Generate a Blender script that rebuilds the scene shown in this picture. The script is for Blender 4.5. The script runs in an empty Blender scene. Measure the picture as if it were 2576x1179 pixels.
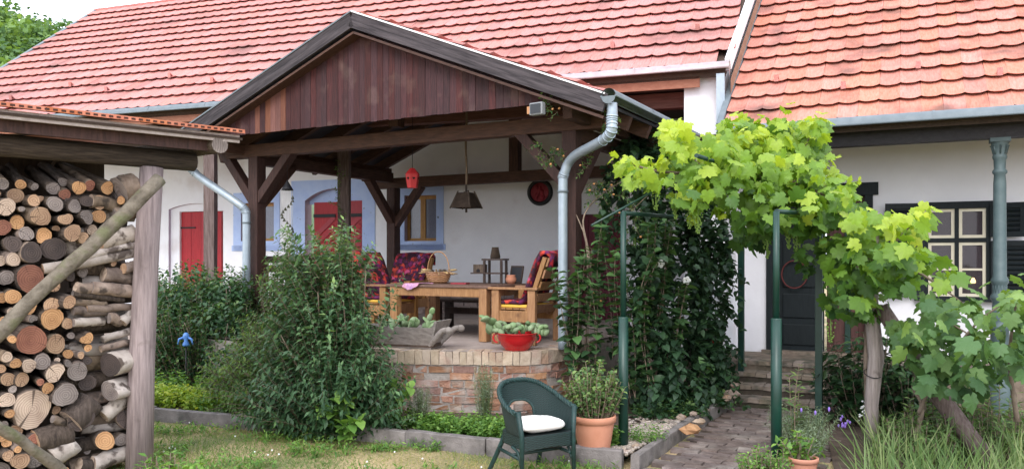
import bpy, math, random
import numpy as np
from mathutils import Vector, Matrix

random.seed(7); RNG = np.random.default_rng(11)
SC = bpy.context.scene
COL = SC.collection
R = math.radians

# ---------------------------------------------------------------- camera, sky, sun, exposure
FPX, CX, HY, CAMZ = 2030.0, 1288.0, 650.0, 1.6      # focal length and principal point, in units of a 2576 wide frame
cam_d = bpy.data.cameras.new('camera'); cam = bpy.data.objects.new('camera', cam_d); COL.objects.link(cam)
cam.location = (0, 0, CAMZ); cam.rotation_euler = (R(90), 0, 0)
cam_d.sensor_width = 36; cam_d.lens = 36 * FPX / 2576; cam_d.shift_y = (HY - 589.5) / 2576
cam_d.clip_end = 2000; cam_d.clip_start = 0.05
SC.camera = cam
world = bpy.data.worlds.new('World'); SC.world = world; world.use_nodes = True
wn = world.node_tree.nodes; wl = world.node_tree.links; wn.clear()
wo = wn.new('ShaderNodeOutputWorld'); wb = wn.new('ShaderNodeBackground')
sky = wn.new('ShaderNodeTexSky'); sky.sky_type = 'NISHITA'; sky.sun_disc = False
sky.sun_elevation = R(40); sky.sun_rotation = R(194); sky.dust_density = 4; sky.air_density = 1.2
wm = wn.new('ShaderNodeMixRGB'); wm.inputs[0].default_value = 0.86      # an even cover of thin white cloud
wm.inputs[2].default_value = (9.3, 9.8, 10.9, 1)
wl.new(sky.outputs[0], wm.inputs[1]); wl.new(wm.outputs[0], wb.inputs[0]); wb.inputs[1].default_value = 0.135
wl.new(wb.outputs[0], wo.inputs[0])
sun_d = bpy.data.lights.new('sun', 'SUN'); sun_d.energy = 1.0; sun_d.angle = R(30); sun_d.color = (1, .98, .96)
sun = bpy.data.objects.new('sun', sun_d); COL.objects.link(sun); sun.location = (0, -5, 20)
sun.rotation_euler = (R(50), 0, R(-14))
SC.view_settings.view_transform = 'Standard'; SC.view_settings.look = 'None'
SC.view_settings.gamma = 1; SC.view_settings.exposure = 0.97
SC.render.engine = 'CYCLES'; SC.cycles.max_bounces = 8; SC.cycles.transparent_max_bounces = 12

# ---------------------------------------------------------------- helpers: places
def at(x, y, d):
    """a spot d metres ahead that a surveyed direction points to"""
    return Vector(((x - CX) / FPX * d, d, CAMZ - (y - HY) / FPX * d))
class Frame:
    """plan axes: a runs along the front (to the right), b runs back, z up"""
    def __init__(s, ox, oy, deg):
        s.o = Vector((ox, oy, 0)); s.deg = deg
        s.u = Vector((math.cos(R(deg)), -math.sin(R(deg)), 0)); s.v = Vector((math.sin(R(deg)), math.cos(R(deg)), 0))
    def p(s, a, b, z=0): return s.o + s.u * a + s.v * b + Vector((0, 0, z))
    def loc(s, w):
        q = Vector((w[0], w[1], 0)) - s.o; return q.dot(s.u), q.dot(s.v)
    def mat(s, a, b, z, rz=0): return Matrix.Translation(s.p(a, b, z)) @ Matrix.Rotation(-R(s.deg) + rz, 4, 'Z')
    def ax(s, x, b):
        """a of the point on line b seen along column x"""
        r = (x - CX) / FPX; q = s.o + s.v * b
        return (r * q.y - q.x) / (s.u.x - r * s.u.y)
    def zy(s, x, y, b):
        return CAMZ - (y - HY) / FPX * s.p(s.ax(x, b), b).y
GZ = Frame(-1.355, 9.475, 28.5)       # the pavilion
HS = Frame(2.54, 9.60, 19.0)          # the long house, origin at the right end of its eave
RH = Frame(3.31, 10.15, 26.0)         # the house with the veranda, origin at its wall
SH = Frame(-2.80, 6.20, -43.8)        # the wood shed: a runs along its front, b into it
TER = 0.68                            # terrace level

# ---------------------------------------------------------------- helpers: materials
def rgb(r, g, b):
    f = lambda c: (c / 255 / 12.92) if c / 255 <= .04045 else ((c / 255 + .055) / 1.055) ** 2.4
    return (f(r), f(g), f(b), 1)
def nd(nt, t, **k):
    n = nt.nodes.new(t)
    for a, b in k.items(): setattr(n, a, b)
    return n
def newmat(name):
    m = bpy.data.materials.new(name); m.use_nodes = True
    nt = m.node_tree; return m, nt, nt.nodes['Principled BSDF']
def math_n(nt, op, a, b=None, c=None):
    n = nd(nt, 'ShaderNodeMath', operation=op)
    for i, v in enumerate((a, b, c)):
        if v is None: continue
        if isinstance(v, (int, float)): n.inputs[i].default_value = v
        else: nt.links.new(v, n.inputs[i])
    return n.outputs[0]
def rand_out(nt):
    oi = nd(nt, 'ShaderNodeObjectInfo'); at_ = nd(nt, 'ShaderNodeAttribute', attribute_name='var')
    return math_n(nt, 'FRACT', math_n(nt, 'ADD', oi.outputs['Random'], at_.outputs['Fac']))
def ramp(nt, fac, stops):
    r = nd(nt, 'ShaderNodeValToRGB'); e = r.color_ramp.elements
    while len(e) < len(stops): e.new(.5)
    for i, (p, c) in enumerate(stops): e[i].position = p; e[i].color = c
    nt.links.new(fac, r.inputs[0]); return r.outputs[0]
def pm(name, c1, c2, scale=6, rough=.7, bump=.2, stretch=(1, 1, 1), var=.12, metallic=0, detail=7, c3=None,
       stain=None, spec=.4, world=False, fine=None, ext=(.3, .7), coat=0, axis=None):
    """a worn surface: two or three tones of noise, relief, tone that differs from piece to piece"""
    m, nt, b = newmat(name); L = nt.links
    tc = nd(nt, 'ShaderNodeTexCoord'); mp = nd(nt, 'ShaderNodeMapping')
    mp.inputs['Scale'].default_value = stretch
    if world: L.new(nd(nt, 'ShaderNodeNewGeometry').outputs['Position'], mp.inputs[0])
    else: src = tc.outputs['Object']
    if axis is not None:                                   # grain runs along this direction
        ax = Vector(axis).normalized(); a2 = ax.orthogonal().normalized(); a3 = ax.cross(a2); cmb = nd(nt, 'ShaderNodeCombineXYZ')
        for i, q in enumerate((ax, a2, a3)):
            dn = nd(nt, 'ShaderNodeVectorMath', operation='DOT_PRODUCT'); dn.inputs[1].default_value = q; L.new(tc.outputs['Object'], dn.inputs[0]); L.new(dn.outputs['Value'], cmb.inputs[i])
        src = cmb.outputs[0]
    if not world: L.new(src, mp.inputs[0])
    rv = rand_out(nt)
    off = nd(nt, 'ShaderNodeVectorMath', operation='ADD'); L.new(mp.outputs[0], off.inputs[0])
    cb = nd(nt, 'ShaderNodeCombineXYZ'); s = math_n(nt, 'MULTIPLY', rv, 37.0 if not world else 0.0)
    for i in range(3): L.new(s, cb.inputs[i])
    L.new(cb.outputs[0], off.inputs[1])
    nz = nd(nt, 'ShaderNodeTexNoise'); nz.inputs['Scale'].default_value = scale; nz.inputs['Detail'].default_value = detail
    nz.inputs['Roughness'].default_value = .62; L.new(off.outputs[0], nz.inputs['Vector'])
    stops = [(ext[0], c1), (ext[1], c2)] if c3 is None else [(ext[0], c1), (.5, c2), (ext[1], c3)]
    col = ramp(nt, nz.outputs['Fac'], stops)
    if stain:
        sc_, lo, hi, sccol = stain
        n2 = nd(nt, 'ShaderNodeTexNoise'); n2.inputs['Scale'].default_value = sc_; n2.inputs['Detail'].default_value = 5
        L.new(nd(nt, 'ShaderNodeNewGeometry').outputs['Position'], n2.inputs['Vector'])
        f = ramp(nt, n2.outputs['Fac'], [(lo, (0, 0, 0, 1)), (hi, (1, 1, 1, 1))])
        mx = nd(nt, 'ShaderNodeMixRGB'); L.new(f, mx.inputs[0]); L.new(col, mx.inputs[1]); mx.inputs[2].default_value = sccol
        col = mx.outputs[0]
    if var:
        hv = nd(nt, 'ShaderNodeHueSaturation'); L.new(col, hv.inputs['Color'])
        L.new(math_n(nt, 'MULTIPLY_ADD', rv, 2 * var, 1 - var), hv.inputs['Value'])
        r2 = math_n(nt, 'FRACT', math_n(nt, 'MULTIPLY', rv, 7.31))
        L.new(math_n(nt, 'MULTIPLY_ADD', r2, var * .08, .5 - var * .04), hv.inputs['Hue'])
        L.new(math_n(nt, 'MULTIPLY_ADD', r2, var * 1.2, 1 - var * .6), hv.inputs['Saturation'])
        col = hv.outputs[0]
    L.new(col, b.inputs['Base Color'])
    b.inputs['Roughness'].default_value = rough; b.inputs['Metallic'].default_value = metallic
    b.inputs['Specular IOR Level'].default_value = spec; b.inputs['Coat Weight'].default_value = coat
    if bump:
        bp = nd(nt, 'ShaderNodeBump'); bp.inputs['Strength'].default_value = bump; bp.inputs['Distance'].default_value = .02
        h = nz.outputs['Fac']
        if fine:
            n3 = nd(nt, 'ShaderNodeTexNoise'); n3.inputs['Scale'].default_value = fine; n3.inputs['Detail'].default_value = 4
            L.new(off.outputs[0], n3.inputs['Vector']); h = math_n(nt, 'MULTIPLY_ADD', n3.outputs['Fac'], .6, h)
        L.new(h, bp.inputs['Height']); L.new(bp.outputs[0], b.inputs['Normal'])
    return m
def leafmat(name, stops, trans=.3, rough=.45, spec=.35):
    """leaf: tone by age and kind (per-leaf value), light passes through the blade"""
    m, nt, b = newmat(name); L = nt.links
    rv = nd(nt, 'ShaderNodeAttribute', attribute_name='var').outputs['Fac']; col = ramp(nt, rv, stops)
    geo = nd(nt, 'ShaderNodeTexCoord'); nz = nd(nt, 'ShaderNodeTexNoise'); nz.inputs['Scale'].default_value = 25
    L.new(geo.outputs['Object'], nz.inputs['Vector'])
    hv = nd(nt, 'ShaderNodeHueSaturation'); L.new(col, hv.inputs['Color'])
    L.new(math_n(nt, 'MULTIPLY_ADD', nz.outputs['Fac'], .5, .75), hv.inputs['Value'])
    L.new(hv.outputs[0], b.inputs['Base Color']); b.inputs['Roughness'].default_value = rough
    b.inputs['Specular IOR Level'].default_value = spec
    tr = nd(nt, 'ShaderNodeBsdfTranslucent')
    t2 = nd(nt, 'ShaderNodeMixRGB', blend_type='MULTIPLY'); t2.inputs[0].default_value = 1
    L.new(hv.outputs[0], t2.inputs[1]); t2.inputs[2].default_value = (1.5, 1.4, .5, 1); L.new(t2.outputs[0], tr.inputs[0])
    mx = nd(nt, 'ShaderNodeMixShader'); mx.inputs[0].default_value = trans
    L.new(b.outputs[0], mx.inputs[1]); L.new(tr.outputs[0], mx.inputs[2])
    L.new(mx.outputs[0], nt.nodes['Material Output'].inputs[0]); return m
def plain(name, c, rough=.6, metallic=0, spec=.4, coat=0):
    m, nt, b = newmat(name); b.inputs['Base Color'].default_value = c
    b.inputs['Roughness'].default_value = rough; b.inputs['Metallic'].default_value = metallic
    b.inputs['Specular IOR Level'].default_value = spec; b.inputs['Coat Weight'].default_value = coat
    return m

# ---------------------------------------------------------------- helpers: meshes and objects
ORG = {}
def tag(o, label=None, cat=None, group=None, kind=None):
    if label: o['label'] = label
    if cat: o['category'] = cat
    if group: o['group'] = group
    if kind: o['kind'] = kind
    return o
def empty(name, loc, label=None, cat=None, group=None):
    o = bpy.data.objects.new(name, None); COL.objects.link(o); o.location = loc; o.empty_display_size = .1
    ORG[o] = Vector(loc); return tag(o, label, cat, group)
def put(name, me, M, parent=None, mat=None):
    """one object that shares the mesh me, standing at the world matrix M"""
    o = bpy.data.objects.new(name, me); COL.objects.link(o)
    if parent is not None:
        o.parent = parent; M = Matrix.Translation(-ORG[parent]) @ M
    o.matrix_basis = M
    ORG[o] = (Matrix.Translation(ORG[parent]) @ M).translation.copy() if parent is not None else M.translation.copy()
    return o
class MB:
    def __init__(s): s.v = []; s.f = []; s.sm = []; s.mi = []
    def add(s, vs, fs, smooth=False, mi=0):
        n = len(s.v); s.v += [Vector(q) for q in vs]
        for f in fs: s.f.append([i + n for i in f]); s.sm.append(smooth); s.mi.append(mi)
        return s
    def box(s, M, x0, x1, y0, y1, z0, z1, mi=0, jit=0):
        vs = [M @ (Vector((x, y, z)) + Vector([random.uniform(-jit, jit) for _ in range(3)])) for z in (z0, z1) for y in (y0, y1) for x in (x0, x1)]
        return s.add(vs, [(0, 2, 3, 1), (4, 5, 7, 6), (0, 1, 5, 4), (2, 6, 7, 3), (0, 4, 6, 2), (1, 3, 7, 5)], mi=mi)
    def beam(s, p, q, w, h, up=(0, 0, 1), mi=0):
        """a squared timber from p to q"""
        p = Vector(p); q = Vector(q); d = (q - p).normalized(); up = Vector(up)
        x = d.cross(up).normalized(); z = x.cross(d).normalized()
        vs = [e + x * i * w / 2 + z * j * h / 2 for e in (p, q) for (i, j) in ((-1, -1), (1, -1), (1, 1), (-1, 1))]
        return s.add(vs, [(0, 1, 2, 3), (7, 6, 5, 4), (0, 4, 5, 1), (1, 5, 6, 2), (2, 6, 7, 3), (3, 7, 4, 0)], mi=mi)
    def tube(s, pts, rad, n=10, cap=True, smooth=True, mi=0, mi_cap=None, wob=0, arc=None):
        pts = [Vector(p) for p in pts]; k = len(pts)
        if isinstance(rad, (int, float)): rad = [rad] * k
        d0 = (pts[1] - pts[0]).normalized(); x = d0.orthogonal().normalized()
        if arc: x = d0.cross(Vector((0, 0, 1))).normalized()
        vs = []
        for i in range(k):
            d = (pts[min(i + 1, k - 1)] - pts[max(i - 1, 0)]).normalized()
            x = (x - d * x.dot(d)).normalized(); y = d.cross(x)
            for j in range(n):
                t = 2 * math.pi * j / n if not arc else arc[0] + (arc[1] - arc[0]) * j / (n - 1)
                r = rad[i] * (1 + (random.uniform(-wob, wob) if wob else 0))
                vs.append(pts[i] + x * math.cos(t) * r + y * math.sin(t) * r)
        nn = n if not arc else n - 1
        fs = [(i * n + j, i * n + (j + 1) % n, (i + 1) * n + (j + 1) % n, (i + 1) * n + j) for i in range(k - 1) for j in range(nn)]
        s.add(vs, fs, smooth, mi)
        if cap and not arc:
            b = len(s.v) - len(vs); mc = mi if mi_cap is None else mi_cap
            s.f.append([b + j for j in reversed(range(n))]); s.sm.append(False); s.mi.append(mc)
            s.f.append([b + (k - 1) * n + j for j in range(n)]); s.sm.append(False); s.mi.append(mc)
        return s
    def lathe(s, M, prof, n=20, smooth=True, mi=0, sq=None):
        vs = [M @ Vector((r * math.cos(2 * math.pi * j / n), r * math.sin(2 * math.pi * j / n), z)) for r, z in prof for j in range(n)]
        fs = [(i * n + j, i * n + (j + 1) % n, (i + 1) * n + (j + 1) % n, (i + 1) * n + j) for i in range(len(prof) - 1) for j in range(n)]
        return s.add(vs, fs, smooth, mi)
    def prism(s, M, poly, z0, z1, mi=0):
        n = len(poly)
        vs = [M @ Vector((x, y, z)) for z in (z0, z1) for x, y in poly]
        fs = [tuple(reversed(range(n))), tuple(range(n, 2 * n))] + [(i, (i + 1) % n, n + (i + 1) % n, n + i) for i in range(n)]
        return s.add(vs, fs, mi=mi)
    def ball(s, c, r, sc=(1, 1, 1), n=8, m=6, jit=0, M=None, smooth=True, mi=0):
        vs = []
        for i in range(m + 1):
            th = math.pi * i / m
            for j in range(n):
                ph = 2 * math.pi * j / n; k = r * (1 + random.uniform(-jit, jit))
                q = Vector((k * sc[0] * math.sin(th) * math.cos(ph), k * sc[1] * math.sin(th) * math.sin(ph), k * sc[2] * math.cos(th)))
                vs.append(Vector(c) + (M @ q if M else q))
        fs = [(i * n + j, (i + 1) * n + j, (i + 1) * n + (j + 1) % n, i * n + (j + 1) % n) for i in range(m) for j in range(n)]
        return s.add(vs, fs, smooth, mi)
    def mesh(s, name, mats, org=Vector((0, 0, 0))):
        me = bpy.data.meshes.new(name)
        me.from_pydata([tuple(q - org) for q in s.v], [], s.f)
        for m in (mats if isinstance(mats, (list, tuple)) else [mats]): me.materials.append(m)
        me.polygons.foreach_set('use_smooth', s.sm); me.polygons.foreach_set('material_index', s.mi)
        me.update(); return me
    def build(s, name, mats, parent=None, bevel=0, kind=None):
        """one object from everything collected (given in world coordinates)"""
        if parent is not None: org = ORG[parent]
        else:
            lo = [min(q[i] for q in s.v) for i in range(3)]; hi = [max(q[i] for q in s.v) for i in range(3)]
            org = Vector(((lo[0] + hi[0]) / 2, (lo[1] + hi[1]) / 2, lo[2]))
        o = bpy.data.objects.new(name, s.mesh(name, mats, org)); COL.objects.link(o)
        if parent is not None: o.parent = parent
        else: o.location = org
        ORG[o] = org.copy()
        if bevel:
            bv = o.modifiers.new('bevel', 'BEVEL'); bv.width = bevel; bv.segments = 2; bv.limit_method = 'ANGLE'
        if kind: o['kind'] = kind
        return o
I4 = Matrix.Identity(4)
def T(p): return Matrix.Translation(Vector(p))
def part(name, fn, mat, parent, bevel=0):
    b = MB(); fn(b); return b.build(name, mat, parent, bevel)
def bez(pts, n=8):
    """smooth path through pts (Catmull-Rom)"""
    P = [Vector(p) for p in pts]; out = []
    for i in range(len(P) - 1):
        a = P[max(i - 1, 0)]; b = P[i]; c = P[i + 1]; d = P[min(i + 2, len(P) - 1)]
        for k in range(n):
            t = k / n
            out.append(.5 * ((2 * b) + (c - a) * t + (2 * a - 5 * b + 4 * c - d) * t * t + (3 * b - a - 3 * c + d) * t ** 3))
    out.append(P[-1]); return out

# ---------------------------------------------------------------- helpers: leaves
def tmpl(kind):
    if kind == 'ovate':
        v = [(0, 0, 0), (-.30, .38, .05), (.30, .38, .05), (0, .45, -.02), (-.2, .72, .02), (.2, .72, .02), (0, 1, -.12)]
        f = [(0, 2, 3), (0, 3, 1), (3, 2, 5), (3, 4, 1), (3, 5, 6), (3, 6, 4)]
    elif kind == 'lance':
        v = [(0, 0, 0), (-.15, .42, .04), (.15, .42, .04), (0, .45, -.01), (0, 1, -.12)]
        f = [(0, 2, 3), (0, 3, 1), (3, 2, 4), (3, 4, 1)]
    elif kind == 'vine':
        o = [(0, .12), (.11, -.05), (.31, -.03), (.47, .13), (.40, .26), (.60, .44), (.48, .56), (.35, .61), (.37, .84), (.19, .79), (0, 1.08)]
        o = o + [(-x, y) for x, y in reversed(o[1:-1])]
        v = [(0, .40, .05)] + [(x, y, -.22 * abs(x) - .28 * max(0, y - .4) ** 1.5 + (.035 if i % 3 else -.03)) for i, (x, y) in enumerate(o)]
        n = len(o); f = [(0, 1 + i, 1 + (i + 1) % n) for i in range(n)]
        f = [(a, c, b) for a, b, c in f]
    elif kind == 'blade':
        v = [(-.035, 0, 0), (.035, 0, 0), (.03, .45, .02), (-.03, .45, .02), (0, 1, -.1)]
        f = [(0, 1, 2), (0, 2, 3), (3, 2, 4)]
    elif kind == 'heart':
        v = [(0, 0.05, 0), (-.28, -.03, .02), (.28, -.03, .02), (-.42, .28, .05), (.42, .28, .05), (0, .38, -.02), (-.26, .68, .0), (.26, .68, .0), (0, 1, -.14)]
        f = [(0, 2, 5), (2, 4, 5), (4, 7, 5), (7, 8, 5), (8, 6, 5), (6, 3, 5), (3, 1, 5), (1, 0, 5)]
    return np.array(v, float), np.array(f, int)
TM = {k: tmpl(k) for k in ('ovate', 'lance', 'vine', 'blade', 'heart')}
def frames(dirs, ups):
    y = dirs / (np.linalg.norm(dirs, axis=1, keepdims=True) + 1e-9)
    x = np.cross(y, ups); x /= (np.linalg.norm(x, axis=1, keepdims=True) + 1e-9)
    z = np.cross(x, y); return x, y, z
def leafmesh(name, pos, dirs, ups, size, kind, mat, var, parent=None, wid=1.0, nfac=None):
    """many leaves joined in one mesh with a per-leaf value 'var'"""
    v, f = TM[kind]; n = len(pos); x, y, z = frames(dirs, ups)
    s = size[:, None, None]; w = wid if not np.isscalar(wid) else np.full(n, wid)
    V = pos[:, None, :] + s * (v[None, :, 0:1] * w[:, None, None] * x[:, None, :] + v[None, :, 1:2] * y[:, None, :] + v[None, :, 2:3] * z[:, None, :])
    Fc = (f[None] + (np.arange(n) * len(v))[:, None, None]).reshape(-1, 3)
    V = V.reshape(-1, 3)
    if parent is not None: org = np.array(ORG[parent])
    else: org = np.array([V[:, 0].mean(), V[:, 1].mean(), V[:, 2].min()])
    V = V - org
    me = bpy.data.meshes.new(name); me.vertices.add(len(V)); me.vertices.foreach_set('co', V.ravel())
    me.loops.add(Fc.size); me.loops.foreach_set('vertex_index', Fc.ravel().astype(np.int32))
    me.polygons.add(len(Fc)); me.polygons.foreach_set('loop_start', (np.arange(len(Fc)) * 3).astype(np.int32))
    me.polygons.foreach_set('use_smooth', np.ones(len(Fc), bool))
    me.update(calc_edges=True); me.validate()
    a = me.attributes.new('var', 'FLOAT', 'POINT'); a.data.foreach_set('value', np.repeat(var, len(v)).astype(np.float32))
    me.materials.append(mat)
    o = bpy.data.objects.new(name, me); COL.objects.link(o)
    if parent is not None: o.parent = parent
    else: o.location = Vector(org)
    ORG[o] = Vector(org); return o
class Plant:
    """shoots that arch from base to tip, leaves in pairs along them"""
    def __init__(s): s.pos = []; s.dir = []; s.up = []; s.size = []; s.var = []; s.paths = []
    def leaf(s, p, d, up, size, var):
        s.pos.append(p); s.dir.append(d); s.up.append(up); s.size.append(size); s.var.append(var)
    def shoot(s, base, tip, arch=.15, step=.05, size=.06, start=.25, sj=.3, spread=.9, v0=.2, v1=.6, tipv=.15, drop=.25, stem=.006, taper=.5):
        base = Vector(base); tip = Vector(tip); L = (tip - base).length
        n = max(3, int(L / step)); mid = (base + tip) / 2 + Vector((random.uniform(-.1, .1) * L, random.uniform(-.1, .1) * L, arch * L))
        path = []
        for i in range(n + 1):
            t = i / n; path.append(base * (1 - t) ** 2 + mid * 2 * t * (1 - t) + tip * t * t)
        if stem: s.paths.append((path[::max(1, n // 6)] + [path[-1]], stem))
        ph = random.uniform(0, 6.28)
        for i in range(int(n * start), n + 1):
            t = i / n; d = (path[min(i + 1, n)] - path[max(i - 1, 0)]).normalized()
            o = d.orthogonal().normalized(); q = d.cross(o)
            for sgn in (0, math.pi):
                an = ph + i * 1.57 + sgn + random.uniform(-.4, .4)
                side = o * math.cos(an) + q * math.sin(an)
                ld = (d * random.uniform(.25, .7) + side * spread + Vector((0, 0, -drop * random.random()))).normalized()
                sz = size * random.uniform(1 - sj, 1 + sj) * (1 - taper * max(0, t - .6) / .4 * random.random())
                up = Vector((random.gauss(0, .35), random.gauss(0, .35), 1)) + side * .3
                s.leaf(path[i], ld, up, sz, min(.97, max(.02, random.uniform(v0, v1) + tipv * max(0, t - .5) * 2)))
    def blob(s, c, r, n, size, sj=.3, v0=.2, v1=.7, shell=.55, out=.6, drop=.4, lift=0.0):
        for _ in range(n):
            d = Vector((random.gauss(0, 1), random.gauss(0, 1), random.gauss(0, 1))).normalized()
            k = random.uniform(shell, 1) if random.random() < .75 else random.random()
            p = Vector(c) + Vector((d.x * r[0], d.y * r[1], d.z * r[2])) * k
            ld = Vector((random.gauss(0, .7), random.gauss(0, .7), random.gauss(0, .5) - drop)) + d * .4
            up = Vector((random.gauss(0, .4), random.gauss(0, .4), .8)) + d * out
            s.leaf(p, ld, up, size * random.uniform(1 - sj, 1 + sj), min(.97, max(.02, random.uniform(v0, v1) + lift * d.z)))
    def arrays(s):
        return (np.array([tuple(p) for p in s.pos]), np.array([tuple(p) for p in s.dir]), np.array([tuple(p) for p in s.up]), np.array(s.size), np.array(s.var))
    def build(s, name, kind, mat, parent, wid=1.0, stem_mat=None, stem_name='stem', sides=5):
        o = leafmesh(name, *s.arrays()[:4], kind, mat, s.arrays()[4], parent, wid)
        if stem_mat and s.paths:
            b = MB()
            for pts, r in s.paths: b.tube(pts, [r * (1 - .7 * i / (len(pts) - 1)) for i in range(len(pts))], sides, cap=False)
            b.build(stem_name, stem_mat, parent)
        return o
    def parts(s, name, kind, mat, parent, eye, limit=300, stuff='foliage', wid=1.0):
        """the limit leaves that show largest become parts of their own, the rest is one mesh"""
        pos, dr, up, sz, var = s.arrays()
        sc = sz / np.linalg.norm(pos - np.array(eye), axis=1)
        idx = np.argsort(-sc * (1 + .25 * np.random.default_rng(3).random(len(sc)))); big = idx[:limit]; rest = idx[limit:]
        if len(rest):
            o = leafmesh(stuff, pos[rest], dr[rest], up[rest], sz[rest], kind, mat, var[rest], parent, wid); o['kind'] = 'stuff'
        v, f = TM[kind]; x, y, z = frames(dr, up); mes = []
        for q in range(10):                                   # ten tones, shared between the alike leaves
            me = bpy.data.meshes.new(name); me.from_pydata([(a * wid, b, c) for a, b, c in v], [], [tuple(int(k) for k in t) for t in f])
            me.polygons.foreach_set('use_smooth', [True] * len(f))
            a = me.attributes.new('var', 'FLOAT', 'POINT'); a.data.foreach_set('value', [q / 10 + .05] * len(v))
            me.materials.append(mat); mes.append(me)
        for i in big:
            M = Matrix(((x[i][0] * sz[i], y[i][0] * sz[i], z[i][0] * sz[i], pos[i][0]), (x[i][1] * sz[i], y[i][1] * sz[i], z[i][1] * sz[i], pos[i][1]),
                        (x[i][2] * sz[i], y[i][2] * sz[i], z[i][2] * sz[i], pos[i][2]), (0, 0, 0, 1)))
            put(name, mes[min(9, int(var[i] * 10))], M, parent)

# ---------------------------------------------------------------- materials
W = lambda v: (v, v, v, 1)
M_tile = pm('clay_tile', (.435, .168, .145, 1), (.545, .255, .232, 1), 9, .85, .3, (6, .7, 6), var=.09, stain=(1.3, .55, .78, (.21, .11, .10, 1)), spec=.2)
M_tile_r = pm('clay_tile_orange', (.46, .165, .118, 1), (.575, .255, .20, 1), 9, .85, .3, (6, .7, 6), var=.10, stain=(1.9, .53, .74, (.17, .09, .075, 1)), spec=.2)
M_deck = pm('roof_deck', (.05, .035, .03, 1), (.09, .06, .045, 1), 8, .85, .2, (1, 8, 8))
M_wall = pm('lime_plaster', (.80, .81, .86, 1), (.88, .89, .93, 1), 2.2, .9, .22, var=0, fine=30, stain=(1.5, .58, .80, (.66, .62, .63, 1)))
M_wall2 = pm('veranda_plaster', (.76, .75, .79, 1), (.83, .82, .86, 1), 2.0, .9, .15, var=0, fine=30)
M_blue = pm('blue_limewash', (.40, .53, .86, 1), (.50, .62, .90, 1), 5, .85, .2, var=0, stain=(14, .66, .74, (.18, .21, .30, 1)))
M_reveal = pm('mauve_reveal', (.42, .34, .42, 1), (.52, .44, .52, 1), 4, .9, .15, var=0)
M_red = pm('red_paint', (.30, .018, .030, 1), (.42, .030, .042, 1), 6, .55, .2, (6, 6, 1), var=.08)
M_dkred = pm('dark_red_paint', (.11, .008, .022, 1), (.16, .014, .034, 1), 6, .6, .2, (6, 6, 1), var=.08)
M_wood = pm('stained_timber', (.032, .014, .011, 1), (.085, .038, .029, 1), 7, .7, .35, (7, 7, 1), var=.14)
M_beamh = pm('stained_beam', (.040, .019, .013, 1), (.10, .048, .034, 1), 7, .7, .3, (1, 7, 7), var=.14, axis=GZ.u)
M_beamv = pm('stained_plate', (.040, .019, .013, 1), (.10, .048, .034, 1), 7, .7, .3, (1, 7, 7), var=.14, axis=GZ.v)
M_gable = pm('gable_board', (.026, .008, .010, 1), (.070, .021, .022, 1), 8, .78, .4, (9, 9, .8), var=.24, stain=(3.6, .55, .80, (.11, .064, .054, 1)))
M_gable_new = pm('gable_board_new', (.10, .034, .024, 1), (.17, .068, .046, 1), 8, .75, .4, (9, 9, .8), var=.18)
M_bargeL, M_bargeR = [pm('weathered_barge', (.022, .018, .021, 1), (.095, .080, .086, 1), 4, .85, .4, (.6, 9, 9), var=.1, ext=(.36, .74), axis=GZ.u + Vector((0, 0, q))) for q in (.4, -.4)]
M_oldpost = pm('grey_oak', (.085, .055, .048, 1), (.22, .165, .155, 1), 6, .9, .5, (8, 8, .7), var=.1)
M_prop = pm('grey_vine_post', (.20, .165, .155, 1), (.44, .375, .355, 1), 5, .92, .6, (9, 9, .6), var=.1, stain=(7, .60, .72, (.12, .09, .085, 1)))
M_shadedbeam = pm('shaded_beam', (.022, .016, .013, 1), (.085, .064, .052, 1), 8, .95, .7, (.8, 7, 7), var=.2, axis=SH.u)  # bark tone darkened, the beam's shadow is painted into the colour
M_plate = pm('loggia_plate', (.115, .048, .038, 1), (.20, .092, .072, 1), 6, .75, .3, (.8, 7, 7), axis=HS.u)
M_greypost = pm('weathered_post', (.15, .115, .115, 1), (.36, .29, .285, 1), 5, .92, .5, (9, 9, .6), var=.1, stain=(5, .62, .75, (.12, .09, .085, 1)))
M_ceil = pm('painted_ceiling', (.030, .032, .045, 1), (.050, .052, .068, 1), 6, .7, .2, var=.1)
M_zinc = pm('zinc', (.125, .155, .175, 1), (.175, .205, .225, 1), 9, .6, .05, var=.05, metallic=.1, spec=.4)
M_zincl = pm('galvanised_pipe', (.31, .375, .44, 1), (.40, .465, .53, 1), 12, .42, .05, var=.05, metallic=.3, spec=.5)
M_copperz = pm('weathered_gutter', (.32, .26, .27, 1), (.42, .36, .37, 1), 9, .5, .05, var=.05, metallic=.3)
M_white = pm('white_metal', (.74, .75, .78, 1), (.84, .85, .87, 1), 6, .5, .05, var=0)
M_green = pm('green_enamel', (.004, .027, .019, 1), (.009, .045, .032, 1), 8, .38, .08, var=.08, spec=.5)
M_dkgreen = pm('dark_green_paint', (.005, .009, .011, 1), (.011, .016, .019, 1), 8, .6, .15, (6, 6, 1), var=.1, spec=.25)
M_col = pm('cast_iron_paint', (.060, .095, .10, 1), (.10, .14, .145, 1), 10, .5, .12, var=0)
M_cream = pm('cream_paint', (.66, .60, .46, 1), (.74, .68, .54, 1), 6, .55, .1, var=0)
M_iron = plain('wrought_iron', (.012, .012, .016, 1), .6)
M_dark = plain('dark_opening', (.012, .010, .012, 1), .9)  # painted shade for small openings that are not cut through
M_brick = pm('old_brick', (.235, .115, .078, 1), (.375, .215, .15, 1), 11, .95, .7, var=.30, stain=(5.0, .47, .62, (.36, .31, .275, 1)), fine=60)
M_cap = pm('cap_brick', (.37, .285, .21, 1), (.50, .405, .315, 1), 12, .95, .6, var=.15, fine=60, stain=(5, .54, .7, (.36, .235, .175, 1)))
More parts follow.
